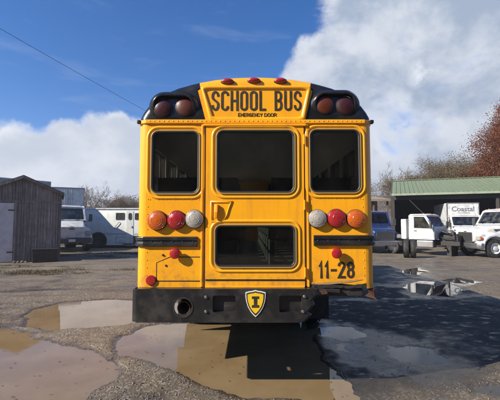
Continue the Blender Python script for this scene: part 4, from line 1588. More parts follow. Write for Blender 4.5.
make_tree_kind('bareA', 11, 8.5, spread=0.50, levels=5, trunk_r=0.17)
make_tree_kind('bareB', 23, 8.0, spread=0.46, levels=5, trunk_r=0.15)
make_tree_kind('bareC', 37, 7.5, spread=0.58, levels=5, trunk_r=0.16)
make_tree_kind('brownA', 41, 8.0, leaf=('brown_leaf', 30000, 0.055, 0.38), spread=0.56, levels=5, trunk_r=0.16)
make_tree_kind('brownB', 59, 7.6, leaf=('brown_leaf', 26000, 0.055, 0.40), spread=0.60, levels=5, trunk_r=0.15)
make_tree_kind('maple', 83, 10.6, spread=0.36, levels=4, trunk_r=0.28, twig_w=0.02)
gm = np.random.default_rng(17)
cl_ = gm.normal(size=(260, 3))
cl_ /= np.linalg.norm(cl_, axis=1)[:, None]
cl_ *= gm.uniform(0.45, 1.0, (260, 1)) ** 0.6
cl_ = cl_ * np.array([4.6, 4.6, 5.2]) * (1 + 0.12 * gm.normal(size=(260, 1))) + np.array([0, 0, 7.9])
v_, f_, t_ = leaf_cloud(cl_, 0.55, 120000, 0.072, 18, 0.75)
TREES['maple'][0].append(np_mesh('foliage', v_, f_, 'rust_leaf', attr=('tone', 'FACE', t_)))


def tree_at(key, name, label, u, vtop, Y, nominal, group=None, rz=0.0):
    """tree whose crown top shows at photo pixel (u, vtop) when it stands Y metres off"""
    p = P(u, vtop, Y)
    return place_tree(key, name, label, p.x, Y, rz, max(0.5, p.z / nominal), group)


TOPS = {}
for k_, (parts, _) in TREES.items():
    TOPS[k_] = max(max(v.co.z for v in p.data.vertices) for p in parts)
GL, GR = 'leafless trees behind the white trailer', 'trees on the rise behind the green-roofed barn'
left_trees = [
    ('bareA', 'slender leafless tree just beside the grey box body', 88, 184, 46, 0.3),
    ('bareB', 'leafless tree with the tallest twiggy crown above the white trailer', 99, 181, 50, 1.9),
    ('bareC', 'low leafless tree rising between the tallest one and the brown crowns', 109, 188, 52, 4.0),
    ('brownA', 'brown-leaved tree above the middle of the white trailer', 119, 193, 58, 0.9),
    ('brownB', 'brown-leaved tree nearest the left side of the bus', 132, 195, 56, 2.2),
    ('brownA', 'low brown-leaved tree over the trailer door', 126, 199, 64, 3.7),
    ('brownB', 'low brown-leaved tree right of the leafless ones', 113, 199, 62, 5.0),
    ('bareA', 'thin leafless tree peeping over the shed roof end', 78, 190, 60, 2.9),
]
for key, lab, u, v, Y, rz in left_trees:
    tree_at(key, 'tree', lab, u, v, Y, TOPS[key], GL, rz)
right_trees = [
    ('bareB', 'lone leafless tree left of the green roof against the cloud', 391, 164, 44, 0.7),
    ('bareA', 'faint small leafless tree over the left part of the green roof', 408, 166, 50, 2.0),
    ('brownB', 'olive brown tree at the left end of the thicket over the green roof', 424, 162, 44, 3.3),
    ('brownA', 'broad brown tree in the middle of the thicket over the green roof', 441, 153, 47, 4.4),
    ('bareC', 'leafless tree poking out of the brown thicket', 434, 156, 52, 0.2),
    ('brownB', 'brown tree between the thicket middle and the rust-red maple', 457, 149, 46, 5.3),
    ('brownA', 'brown tree tucked against the rust-red maple', 470, 150, 50, 1.1),
    ('brownA', 'low brown tree in front of the thicket, second from its left end', 432, 167, 41, 2.4),
    ('brownB', 'low brown tree just above the middle of the green roof', 449, 164, 41, 0.5),
    ('brownA', 'low brown tree under the rust-red maple crown', 464, 163, 41, 3.9),
    ('brownB', 'smallest olive tree, over the left part of the green roof', 414, 172, 42, 1.4),
    ('bareC', 'leafless tree showing behind the trunk side of the maple', 480, 146, 55, 2.6),
]
for key, lab, u, v, Y, rz in right_trees:
    tree_at(key, 'tree', lab, u, v, Y, TOPS[key], GR, rz)
p = P(523, 94, 38)
place_tree('maple', 'maple_tree', 'rust-red leafed maple at the right edge of the view', p.x, 38, 0.6, p.z / TOPS['maple'])

# far wooded hills: land form and the wood on it
def ridge(x, y):
    """height of the land beyond the yard, all round"""
    d = np.hypot(x, y)
    a = np.arctan2(x, y)
    hgt = 17 + 5 * np.sin(a * 2.3 + 0.4) + 4 * np.sin(a * 5.1 + 1.2) + 2.0 * np.sin(a * 11 + 0.5)
    return np.clip((d - 95) / 160, 0, 1) ** 1.3 * hgt - 0.4


aa = np.linspace(-math.pi, math.pi, 241)
dd = np.linspace(92, 420, 22)
A_, D_ = np.meshgrid(aa, dd)
hx_, hy_ = np.sin(A_) * D_, np.cos(A_) * D_
hv = np.stack([hx_.ravel(), hy_.ravel(), ridge(hx_, hy_).ravel()], 1)
ii = np.arange(hv.shape[0]).reshape(A_.shape)
hq = np.stack([ii[:-1, :-1].ravel(), ii[:-1, 1:].ravel(), ii[1:, 1:].ravel(), ii[1:, :-1].ravel()], 1)
simple('hill_ground', (0.10, 0.075, 0.05), 0.95, dirt=0.6, scale=0.3)
tag(np_mesh('hill', hv, hq, 'hill_ground', smooth=True), kind='structure')
g = np.random.default_rng(91)
K = 2600
ta = g.uniform(-math.pi, math.pi, K)
td = 100 + 190 * g.uniform(0, 1, K) ** 0.8
tx, ty = np.sin(ta) * td, np.cos(ta) * td
tz = ridge(tx, ty)
hgt = g.uniform(5, 10, K)
per = 80
cc = np.repeat(np.stack([tx, ty, tz + hgt * 0.58], 1), per, 0)
pp = cc + g.normal(size=cc.shape) * np.repeat(hgt, per)[:, None] * np.array([0.20, 0.20, 0.20])
u_ = g.normal(size=pp.shape) + np.array([0, 0, 1.0])
u_ /= np.linalg.norm(u_, axis=1)[:, None]
w_ = np.cross(u_, g.normal(size=pp.shape))
w_ /= np.linalg.norm(w_, axis=1)[:, None]
s_ = g.uniform(0.25, 0.65, (len(pp), 1))
vv = np.stack([pp - u_ * s_, pp + w_ * s_ * 0.28, pp + u_ * s_, pp - w_ * s_ * 0.28], 1).reshape(-1, 3)
tone = np.clip(np.repeat(g.uniform(0, 1, K), per) + g.normal(0, 0.12, len(pp)), 0, 1)
tag(np_mesh('far_wood', vv, np.arange(len(vv)).reshape(-1, 4), 'wood_mass', attr=('tone', 'FACE', tone)), 'distant brown autumn wood covering the low hills', 'woodland', kind='stuff')

# added tree belt, unseen behind the viewpoint, to darken the bus window reflections
cb_ = np.stack([g.uniform(-24, 36, 700), g.uniform(-40, -22, 700), g.uniform(0.5, 12.5, 700)], 1)
v_, f_, t_ = leaf_cloud(cb_, 1.3, 60000, 0.42, 77, 0.9)
tag(np_mesh('added_tree_belt', v_, f_, 'wood_mass', attr=('tone', 'FACE', t_)), 'added unseen belt of brown autumn trees darkening the bus window reflections', 'woodland', kind='stuff')

# ------------------------------------------------------------------ utility line, upper left
pa, pb = P(-46, 2, 17), P(214, 147, 44)
wv = MB()
pts = []
for i in range(41):
    f = i / 40
    p = pa.lerp(pb, f)
    p.z -= 0.16 * 4 * f * (1 - f)
    pts.append(p)
wv.tube(pts, 0.011, 6)
tag(wv.build('overhead_wire', 'wire_black'), 'thin black overhead wire crossing the blue sky', 'wire')
for (pp_, lab) in ((pa, 'wooden utility pole left of the view carrying the overhead wire'), (pb, 'wooden utility pole hidden behind the bus carrying the overhead wire')):
    rt = thing('utility_pole', lab, 'pole', (pp_.x, pp_.y, 0), 0.4, 'poles of the overhead wire')
    MB().tube([(0, 0, -0.3), (0, 0, pp_.z + 0.5)], [0.15, 0.10], 10).build('post', 'pole_wood', rt, smooth=True)
    MB().box(-0.9, 0.9, -0.05, 0.05, pp_.z - 0.16, pp_.z - 0.04).build('crossarm', 'pole_wood', rt)
    for x in (-0.8, 0.0, 0.8):
        MB().lathe([(0.02, 0.0), (0.045, 0.02), (0.03, 0.05), (0.045, 0.07), (0.001, 0.10)], (x, 0.0 if x else -0.16, pp_.z - 0.04), (0, 0, 1), 10).build('insulator', 'plastic_grey', rt)

# ------------------------------------------------------------------ weathered shed, left
SRZ = R(27)
cr_ = G(59.5, 261)
SHW, SDEP, xpk = 3.1, 4.2, 1.55
shx = Vector((math.cos(SRZ), math.sin(SRZ), 0))
shy = Vector((-math.sin(SRZ), math.cos(SRZ), 0))
s_org = Vector((cr_[0], cr_[1], 0)) - shx * SHW
ze = P(60, 193, cr_[1]).z
zpk = ze + 0.70
shed = thing('shed', 'weathered grey board shed with a low gable roof', 'shed', s_org, SRZ)


def roof_z(x):
    return zpk - (zpk - ze) * abs(x - xpk) / (SHW - xpk)


MB().plate([(0.04, 0.02), (SHW - 0.04, 0.02), (SHW - 0.04, roof_z(SHW) - 0.06), (xpk, zpk - 0.08), (0.04, roof_z(0) - 0.06)], (), (0, 0.035, 0), t=0.04).build('wall', 'barn_dark', shed)
rs = random.Random(12)
xd1, xd0, zd = SHW - 1.88, SHW - 2.95, 2.66
x = 0.0
while x < SHW - 0.02:
    w = rs.uniform(0.10, 0.14)
    x2 = min(x + w, SHW)
    zb2 = 0.05 + rs.uniform(-0.03, 0.03)
    tpl = min(roof_z(x), roof_z(x2)) - 0.05
    if x2 > xd0 - 0.02 and x < xd1 + 0.02:
        zb2 = zd + 0.10
    dy = rs.uniform(-0.010, 0.010)
    gap_ = rs.choice((0.003, 0.004, 0.007, 0.010))
    MB().box(x + gap_, x2 - 0.003, -0.012 + dy, 0.018 + dy, zb2, tpl).build('plank', 'weathered_wood', shed, bevel=0.003, seg=1)
    x = x2
MB().box(-0.02, SHW + 0.02, -0.036, -0.024, zd + 0.02, zd + 0.12).build('gable_board', 'weathered_wood', shed)
MB().box(xd0, xd1, -0.02, 0.02, 0.05, zd).build('door', 'door_white', shed, bevel=0.004)
for hz3 in (0.45, zd - 0.35):
    MB().box(xd1 - 0.22, xd1 + 0.03, -0.046, -0.0405, hz3, hz3 + 0.05).build('hinge', 'dark_metal', shed)
MB().box(xd0 + 0.10, xd0 + 0.14, -0.06, -0.021, 1.25, 1.40).build('door_handle', 'dark_metal', shed)
MB().box(xd1 + 0.002, xd1 + 0.09, -0.04, 0.02, 0.04, zd + 0.018).build('door_frame', 'weathered_wood', shed)
y = 0.03
while y < SDEP:
    w = 0.14
    MB().box(SHW - 0.012, SHW + 0.016, y, y + w - 0.008, 0.05, ze - 0.05).build('plank', 'weathered_wood', shed)
    y += w
MB().box(-0.01, 0.02, 0.03, SDEP, 0.05, roof_z(0) - 0.06).build('wall', 'weathered_wood', shed)
MB().plate([(0.0, 0.02), (SHW, 0.02), (SHW, ze - 0.05), (xpk, zpk - 0.07), (0.0, roof_z(0) - 0.06)], (), (0, SDEP, 0), t=0.03).build('wall', 'weathered_wood', shed)
for xa, xb in ((xpk, SHW + 0.12), (xpk, -0.12)):
    za, zb3 = zpk, zpk - (zpk - ze) * abs(xb - xpk) / (SHW - xpk)
    MB().hexa([(xa, -0.16, za - 0.02), (xb, -0.16, zb3 - 0.02), (xb, SDEP + 0.15, zb3 - 0.02), (xa, SDEP + 0.15, za - 0.02)],
              [(xa, -0.16, za + 0.05), (xb, -0.16, zb3 + 0.05), (xb, SDEP + 0.15, zb3 + 0.05), (xa, SDEP + 0.15, za + 0.05)]).build('roof', 'shingle', shed)
    MB().hexa([(xa, -0.185, za - 0.10), (xb, -0.185, zb3 - 0.10), (xb, -0.162, zb3 - 0.10), (xa, -0.162, za - 0.10)],
              [(xa, -0.185, za + 0.03), (xb, -0.185, zb3 + 0.03), (xb, -0.162, zb3 + 0.03), (xa, -0.162, za + 0.03)]).build('bargeboard', 'weathered_wood', shed)

# black bin against the shed
bw, hb = 1.02, 0.60
bn = thing('storage_bin', 'low black plastic bin standing against the weathered shed', 'bin', s_org + shx * (SHW - 1.10) - shy * 0.66 + Vector((0, 0, 0.02)), SRZ)
mb = MB()
mb.hexa([(0.03, 0.03, 0), (bw - 0.03, 0.03, 0), (bw - 0.03, 0.52, 0), (0.03, 0.52, 0)], [(0, 0, hb - 0.06), (bw, 0, hb - 0.06), (bw, 0.55, hb - 0.06), (0, 0.55, hb - 0.06)])
mb.build('body', 'bin_black', bn, bevel=0.02)
MB().box(-0.02, bw + 0.02, -0.02, 0.57, hb - 0.058, hb).build('lid', 'bin_black', bn, bevel=0.015)
for i in range(5):
    x = bw * (i + 0.5) / 5
    MB().box(x - 0.02, x + 0.02, -0.004, 0.02, 0.05, hb - 0.08).build('rib', 'bin_black', bn)
# rubble beside it
rk = random.Random(4)
for i in range(4):
    mb = MB()
    r0 = 0.06 + 0.05 * rk.random()
    rings_ = []
    for j, (rr_, hh2) in enumerate(((0.7, 0.0), (1.0, 0.35), (0.85, 0.75), (0.35, 1.0))):
        rings_.append([(rr_ * r0 * (0.8 + 0.4 * rk.random()) * math.cos(a * 0.7854), rr_ * r0 * (0.8 + 0.4 * rk.random()) * math.sin(a * 0.7854), hh2 * r0 * 1.2) for a in range(8)])
    mb.loft(rings_, True, True, True)
    ob = mb.build('stone', 'stone_grey')
    ob.location = s_org + shx * (SHW - 1.78 + 0.15 * i) - shy * (0.22 + 0.08 * (i % 2)) + Vector((0, 0, 0.015))
    tag(ob, ['pale lump of rubble nearest the shed door', 'second rubble lump from the shed door', 'third rubble lump from the shed door', 'rubble lump nearest the black bin'][i], 'stone', 'rubble lumps by the shed')

# ------------------------------------------------------------------ vehicles
def truck(label, loc, rz, paint, hood=True, scale=1.0, cabglass='clear_glass', box=None, group=None, tail=3.0, lettering=None, front_wheels=True, name='truck', plain=False):
    """conventional truck, front towards local -y, bumper face at y = 0"""
    T = thing(name, label, 'truck', loc, rz, group, scale)
    cw = 0.98                                   # half width of the cab
    # frame
    for x in (-0.42, 0.42):
        MB().box(x - 0.04, x + 0.04, 0.25, 3.1 + tail, 0.62, 0.86).build('frame_rail', 'dark_metal', T)
    ya = 0.98
    wr_ = 0.47
    if front_wheels:
        for s in (-1, 1):
            wheel(T, (s * 0.93, ya, wr_), wr_, 0.25, (s, 0, 0), 'white_paint')
    MB().tube([(-0.85, ya, wr_), (0.85, ya, wr_)], 0.06, 8).build('front_axle', 'dark_metal', T)
    for s in (-1, 1):
        wheel(T, (s * 0.93, 3.1 + tail * 0.62, wr_), wr_, 0.26, (s, 0, 0), 'white_paint')
        wheel(T, (s * 0.64, 3.1 + tail * 0.62, wr_), wr_, 0.26, (s, 0, 0), 'white_paint')
    MB().tube([(-0.85, 3.1 + tail * 0.62, wr_), (0.85, 3.1 + tail * 0.62, wr_)], 0.08, 8).build('rear_axle', 'dark_metal', T)
    # cab shell from plates
    side = [(1.45, 0.95), (1.45, 1.66), (1.92, 2.42), (2.12, 2.50), (2.86, 2.50), (2.98, 2.40), (2.98, 0.95)]
    hole = [(1.66, 1.70), (2.02, 2.30), (2.62, 2.32), (2.62, 1.66), (1.72, 1.64)]
    for s in (-1, 1):
        cs = MB().plate(side, [hole], (s * cw, 0, 0), (0, 1, 0), (0, 0, 1), (s, 0, 0), 0.05).build('cab_side', paint, T, bevel=0.008)
        dd_ = [(1.50, 1.02), (1.50, 1.64), (1.97, 2.38), (2.70, 2.40), (2.70, 1.02)]
        d_ = MB().plate(dd_, [hole], (s * (cw + 0.014), 0, 0), (0, 1, 0), (0, 0, 1), (s, 0, 0), 0.012).build('door', paint, T, bevel=0.004)
        gap_p = [(1.488, 1.008), (1.488, 1.645), (1.963, 2.393), (2.712, 2.413), (2.712, 1.008)]
        MB().plate(gap_p, [dd_], (s * (cw + 0.004), 0, 0), (0, 1, 0), (0, 0, 1), (s, 0, 0), 0.004).build('door_gap', 'gasket', d_)
        MB().plate([(1.64, 1.69), (2.01, 2.32), (2.64, 2.34), (2.64, 1.645), (1.70, 1.62)], [hole], (s * (cw + 0.019), 0, 0), (0, 1, 0), (0, 0, 1), (s, 0, 0), 0.006).build('window_seal', 'gasket', d_)
        MB().box(s * (cw + 0.02) - 0.006, s * (cw + 0.02) + 0.006, 1.52, 2.68, 1.20, 1.215).build('door_crease', 'grey_white', d_)
        MB().box(s * (cw + 0.03) - 0.016, s * (cw + 0.03) + 0.016, 2.48, 2.64, 1.46, 1.50).build('handle', 'plastic_grey', d_)
        MB().plate(hole, (), (s * (cw - 0.02), 0, 0), (0, 1, 0), (0, 0, 1), (s, 0, 0), 0.004).build('window_pane', cabglass, d_)
        # mirror
        mr = MB()
        mr.box(s * 1.22 - 0.10, s * 1.22 + 0.10, 1.50, 1.58, 1.62, 2.02)
        mr.tube([(s * cw, 1.56, 1.60), (s * 1.22, 1.54, 1.58), (s * 1.22, 1.54, 2.06), (s * cw, 1.80, 2.10)], 0.015, 6)
        mr.build('mirror', 'plastic_grey', T, bevel=0.015)
        # step and tank
        MB().box(s * 0.66 - 0.26, s * 0.66 + 0.26, 1.55, 2.55, 0.48, 0.90).build('step_tank', 'steel', T, bevel=0.05)
    MB().box(-cw + 0.001, cw - 0.001, 2.90, 2.975, 0.96, 1.70).build('cab_back', paint, T)
    MB().plate([(-cw, 1.70), (cw, 1.70), (cw, 2.40), (-cw, 2.40)], [rrect(0, 2.02, 1.3, 0.42, 0.06, 3)()], (0, 2.975, 0), nrm=(0, 1, 0), t=0.05).build('cab_back', paint, T)
    MB().plate(rrect(0, 2.02, 1.3, 0.42, 0.06, 3)(), (), (0, 2.95, 0), nrm=(0, 1, 0), t=0.004).build('rear_pane', cabglass, T)
    rgs = []
    for x, dz in ((-cw, -0.02), (-cw * 0.8, 0.02), (0, 0.035), (cw * 0.8, 0.02), (cw, -0.02)):
        rgs.append([(x, 1.90, 2.41 + dz), (x, 2.12, 2.49 + dz), (x, 2.86, 2.49 + dz), (x, 2.985, 2.38 + dz), (x, 2.90, 2.36 + dz), (x, 2.0, 2.37 + dz)])
    MB().loft(rgs, True, True, True).build('cab_roof', paint, T, smooth=True, angle=30)
    # windscreen frame
    d1 = Vector((0, 1.93 - 1.45, 2.42 - 1.66))
    L = d1.length
    wv_ = d1 / L
    nv = Vector((0, -wv_.z, wv_.y))
    hl_ = rrect(0, L / 2, 1.76, L - 0.16, 0.09, 4)()
    MB().plate([(-cw, 0), (cw, 0), (cw * 0.98, L), (-cw * 0.98, L)], [hl_], (0, 1.45, 1.66), (1, 0, 0), wv_, nv, 0.04).build('windscreen_frame', paint, T)
    MB().plate(hl_, (), Vector((0, 1.45, 1.66)) - nv * 0.015, (1, 0, 0), wv_, nv, 0.004).build('windscreen', cabglass, T)
    for s in (-0.45, 0.35):
        o1 = Vector((s, 1.45, 1.66)) + wv_ * 0.04 + nv * 0.02
        MB().tube([o1, o1 + Vector((0.38, 0, 0)) * 0.9 + wv_ * 0.30], 0.010, 5).build('wiper', 'gasket', T)
    for x in (-0.75, -0.2, 0.0, 0.2, 0.75):
        MB().lathe([(0.035, 0), (0.035, 0.02), (0.02, 0.045), (0.001, 0.05)], (x, 2.12, 2.50), (0, -0.3, 1), 10).build('roof_lamp', 'lens_amber', T, smooth=True)
    MB().box(-cw + 0.05, cw - 0.05, 1.46, 1.52, 0.96, 1.655).build('firewall', paint, T)
    MB().box(-cw + 0.06, cw - 0.06, 1.53, 1.85, 1.35, 1.60).build('dashboard', 'plastic_grey', T, bevel=0.04)
    MB().box(-cw + 0.05, cw - 0.05, 1.5, 2.9, 0.96, 1.0).build('cab_floor', 'dark_metal', T)
    for s in (-1, 1):
        st = MB()
        st.box(s * 0.48 - 0.25, s * 0.48 + 0.25, 2.10, 2.58, 1.05, 1.36)
        st.hexa([(s * 0.48 - 0.25, 2.55, 1.30), (s * 0.48 + 0.25, 2.55, 1.30), (s * 0.48 + 0.25, 2.68, 1.30), (s * 0.48 - 0.25, 2.68, 1.30)],
                [(s * 0.48 - 0.20, 2.68, 2.02), (s * 0.48 + 0.20, 2.68, 2.02), (s * 0.48 + 0.20, 2.78, 2.02), (s * 0.48 - 0.20, 2.78, 2.02)])
        st.build('seat', 'seat_vinyl', T, bevel=0.03)
    sw = MB()
    cwh = Vector((0.48, 1.95, 1.62))
    sw.tube([cwh + Vector((0.21 * math.cos(a * 0.3927), 0.10 * math.sin(a * 0.3927), 0.18 * math.sin(a * 0.3927))) for a in range(17)], 0.016, 6)
    sw.tube([cwh, cwh + Vector((0, -0.18, -0.12))], 0.03, 6)
    sw.build('steering_wheel', 'plastic_grey', T)
    if hood:
        rgs = []
        for y, hw_, z0, z1, r in ((0.12, 0.62, 0.80, 1.28, 0.10), (0.20, 0.68, 0.78, 1.36, 0.12), (0.6, 0.76, 0.78, 1.47, 0.14), (1.0, 0.84, 0.80, 1.56, 0.15), (1.44, 0.92, 0.86, 1.64, 0.15)):
            rgs.append([(x, y, z) for x, z in rrect(0, (z0 + z1) / 2, 2 * hw_, z1 - z0, r, 4)()])
        hd_ = MB().loft(rgs, True, True, True).build('bonnet', paint, T, smooth=True, angle=40)
        MB().box(-0.93, 0.93, 1.425, 1.448, 1.55, 1.652).build('cowl_gap', 'gasket', T)
        MB().box(-0.10, 0.10, 0.108, 0.13, 1.29, 1.335).build('badge', 'steel', T, bevel=0.006)
        for s in (-1, 1):
            # wheel-arch wing
            rgs = []
            for a in range(-6, 196, 14):
                ca, sa = math.cos(R(a)), math.sin(R(a))
                y_, z_ = ya + 0.60 * ca, wr_ + 0.05 + 0.56 * sa
                yo, zo = ya + 0.72 * ca, wr_ + 0.06 + (0.74 if s else 0.7) * sa
                rgs.append([(s * 0.55, y_, z_), (s * 1.06, y_, z_), (s * 1.07, (y_ + yo) / 2, (z_ + zo) / 2), (s * 0.98, yo, zo), (s * 0.55, yo, zo + 0.05)])
            MB().loft(rgs, True, True, True).build('wing', paint, T, smooth=True, angle=50)
            MB().box(s * 0.84 - 0.15, s * 0.84 + 0.15, 0.16, 0.30, 0.88, 1.10).build('headlamp', 'lens_clear', T, bevel=0.04)
            MB().box(s * 1.0 - 0.03, s * 1.0 + 0.03, 0.2, 0.34, 0.90, 1.02).build('turn_lamp', 'lens_amber', T, bevel=0.015)
            MB().hexa([(s * 0.52, 0.22, 0.70), (s * 1.02, 0.30, 0.70), (s * 1.02, 0.5, 0.70), (s * 0.52, 0.5, 0.70)], [(s * 0.52, 0.2, 1.22), (s * 0.95, 0.26, 1.16), (s * 0.95, 0.5, 1.2), (s * 0.52, 0.5, 1.24)]).build('lamp_panel', paint, T, bevel=0.03)
            vt = MB()
            vt.box(s * 0.90 - 0.008, s * 0.90 + 0.008, 1.05, 1.38, 1.36, 1.44)
            vt.build('hood_vent', 'plastic_grey', T)
        if plain:
            pf = MB().plate(rrect(0, 1.03, 1.30, 0.56, 0.05, 3)(), (), (0, 0.10, 0), t=0.05).build('nose_panel', paint, T, bevel=0.012)
            MB().box(-0.14, 0.14, 0.088, 0.10, 1.18, 1.235).build('nose_slot', 'plastic_grey', pf, bevel=0.006)
            MB().box(-0.16, 0.16, -0.012, 0.0, 0.55, 0.68).build('number_plate', 'white_decal', T)
        else:
          gr = MB().plate(rrect(0, 1.02, 1.10, 0.52, 0.06, 3)(), [rrect(0, 1.02, 1.0, 0.42, 0.04, 3)()], (0, 0.095, 0), t=0.04).build('grille', 'chrome' if paint != 'white_paint' else 'steel', T, bevel=0.008)
          for i in range(6):
            z = 0.855 + 0.066 * i
            MB().box(-0.49, 0.49, 0.085, 0.115, z - 0.014, z + 0.014).build('slat', 'steel', gr)
          MB().box(-0.5, 0.5, 0.118, 0.122, 0.80, 1.24).build('radiator', 'dark_metal', gr)
    else:
        en = MB()
        en.box(-0.32, 0.32, 0.55, 1.44, 0.72, 1.22)
        en.box(-0.20, 0.20, 0.65, 1.40, 1.22, 1.38)
        en.tube([(-0.3, 0.7, 1.2), (-0.45, 0.9, 1.35), (-0.42, 1.2, 1.45), (-0.2, 1.4, 1.3)], 0.06, 8)
        en.tube([(0.35, 0.6, 1.1), (0.45, 0.9, 1.28), (0.35, 1.3, 1.35)], 0.05, 8)
        en.tube([(-0.2, 0.6, 1.38), (0.0, 0.8, 1.50), (0.25, 1.0, 1.46), (0.3, 1.4, 1.5)], 0.035, 8)
        en.tube([(-0.42, 0.45, 0.9), (-0.52, 0.7, 1.05), (-0.45, 1.1, 1.0), (-0.5, 1.4, 1.2)], 0.03, 8)
        en.tube([(0.42, 0.45, 0.8), (0.56, 0.7, 0.95), (0.5, 1.2, 0.9)], 0.03, 8)
        en.lathe([(0.02, 0), (0.30, 0.01), (0.30, 0.03), (0.02, 0.05)], (0.0, 0.54, 1.02), (0, -1, 0), 14)
        en.build('engine', 'bin_black', T, bevel=0.03)
        MB().box(-0.42, 0.42, 0.36, 0.44, 0.72, 1.22).build('radiator', 'bin_black', T, bevel=0.02)
        ht = MB()
        ht.lathe([(0.15, -0.1), (0.17, 0.0), (0.15, 0.1), (0.06, 0.12), (0.001, 0.12)], (0.55, 0.95, 1.28), (0, -1, 0), 16, cap0=True)
        ht.build('air_cleaner', 'plastic_grey', T, smooth=True)
    bm_ = MB()
    if hood:
      bm_.loft([[(x, y, 0.46), (x, y - 0.03, 0.50), (x, y - 0.03, 0.70), (x, y, 0.74), (x, y + 0.10, 0.74), (x, y + 0.10, 0.46)] for x, y in ((-1.08, 0.22), (-0.95, 0.06), (-0.5, 0.03), (0.5, 0.03), (0.95, 0.06), (1.08, 0.22))], True, True, True)
      bm_.build('bumper', 'plastic_grey' if plain else 'steel', T, smooth=True, angle=30)
    if box:
        bw_, y0, y1, z0, z1, mt = box
        B_ = MB().box(-bw_, bw_, y0, y1, z0, z1).build('cargo_box', mt, T, bevel=0.03)
        for x in (-bw_, bw_):
            MB().box(x - 0.03, x + 0.03, y0 - 0.012, y0 + 0.05, z0 + 0.02, z1 + 0.01).build('corner_trim', 'steel', B_)
        MB().box(-bw_ - 0.01, bw_ + 0.01, y0 - 0.014, y0 + 0.06, z1 - 0.05, z1 + 0.015).build('top_trim', 'steel', B_)
        if lettering:
            cu = bpy.data.curves.new('txt', 'FONT')
            cu.body = lettering
            cu.size = 0.50
            cu.align_x = 'CENTER'
            cu.extrude = 0.003
            cu.offset = 0.006
            tob = bpy.data.objects.new('txt', cu)
            COL.objects.link(tob)
            bpy.context.view_layer.update()
            me = bpy.data.meshes.new_from_object(tob)
            bpy.data.objects.remove(tob)
            me.materials.append(MATS['text_grey'])
            to = bpy.data.objects.new('lettering', me)
            COL.objects.link(to)
            to.parent = B_
            to.rotation_euler = (math.pi / 2, 0, 0)
            to.location = (0.0, y0 - 0.006, z1 - 0.62)
            sw_ = MB().box(-0.35, 0.45, y0 - 0.008, y0 - 0.002, z1 - 0.76, z1 - 0.725).build('swash', 'text_grey', B_)
    return T


# right foreground truck, nose to the left
ry = 18.9
rc = P(473, 250, ry)
truck('white truck cut off by the right edge, nose and chrome bumper to the left', (rc.x + 0.1, ry + 1.0, 0.02), R(-90 + 6), 'white_paint', box=(1.1, 3.15, 7.5, 1.0, 2.3, 'grey_white'), tail=4.0)
# stripped cab with its engine bared
sp_ = P(462, 250, 19.6)
tk = truck('stripped white truck cab without bonnet, dark engine bared', (sp_.x + 0.35, 19.7, 0.02), R(42), 'white_paint', hood=False, cabglass='clear_glass', tail=1.6, front_wheels=False, scale=0.9)
MB().box(-0.95, 0.95, 3.15, 3.5, 0.95, 2.2).build('body_box', 'white_paint', tk, bevel=0.05)
MB().box(-0.5, 0.5, 0.7, 0.95, 0.0, 0.61).build('support_block', 'bin_black', tk)
# loose black wheel and posts by it
for i, (u, Y) in enumerate(((406.5, 19.2), (413.0, 19.1))):
    pp_ = P(u, 250, Y)
    w_t = thing('spare_tyre', ['upright worn tyre at the far left of the stripped cab', 'upright worn tyre leaning nearest the stripped cab'][i], 'tyre', (pp_.x, Y, 0.02), R(-26 + 6 * i), 'worn tyres by the stripped cab')
    wheel(w_t, (0, 0, 0.47), 0.47, 0.25, (1, 0.0, 0.0), 'rust', name='tyre')
# the box truck with the name over its cab
cb = P(456, 230, 25.5)
truck('white box truck with grey lettering over its cab, parked before the dark barn', (cb.x, 23.4, 0.02), R(-14), 'white_paint', box=(1.05, 2.35, 6.6, 1.15, 3.38, 'white_paint'), tail=3.6, lettering='Coastal', scale=0.93)
# dark blue truck half hidden by the bus
bb = P(386, 240, 21.5)
truck('dark blue truck facing the camera, half hidden by the bus', (bb.x, 21.5, 0.02), R(4), 'blue_paint', tail=3.2, box=(1.05, 3.2, 6.2, 1.0, 1.9, 'blue_paint'), cabglass='dark_glass')

# white truck half behind the shed, nose towards the camera
pk_ = P(72.0, 240, 22.6)
truck('white truck with a plain nose and dark bumper, half behind the shed', (pk_.x, 22.6, 0.02), R(36), 'white_paint', scale=1.16, tail=2.4, box=(1.0, 3.2, 5.6, 0.95, 1.5, 'white_paint'), plain=True)

# ---- white camper trailer
ty_ = 27.0
tl, tr_ = P(84.5, 230, ty_).x, P(84.5, 230, ty_).x + 7.6
ztp, zbt = P(110, 209.0, ty_).z, P(110, 245.5, ty_).z
TRL = thing('camper_trailer', 'long white camper trailer with a dark wheel arch, partly in shadow', 'trailer', (tl, ty_, 0.02))
TW = tr_ - tl
mb = MB()
rgs = []
for x, dz in ((0, -0.10), (0.05, -0.03), (0.14, 0.0), (TW - 0.14, 0.0), (TW, -0.08)):
    rgs.append([(x, 0, zbt), (x, 0, ztp - 0.10 + dz), (x, 0.06, ztp + dz), (x, 2.1, ztp + dz), (x, 2.2, ztp - 0.1 + dz), (x, 2.2, zbt)])
mb.loft(rgs, True, True, True)
bd = mb.build('body', 'trailer_white', TRL, smooth=True, angle=40)
MB().box(-0.05, TW + 0.02, -0.05, 0.10, ztp - 0.05, ztp + 0.05).build('roof_trim', 'white_paint', TRL, bevel=0.015)


def tx_(u):
    return P(u, 230, ty_).x - tl


def tz2(v):
    return P(110, v, ty_).z - 0.02


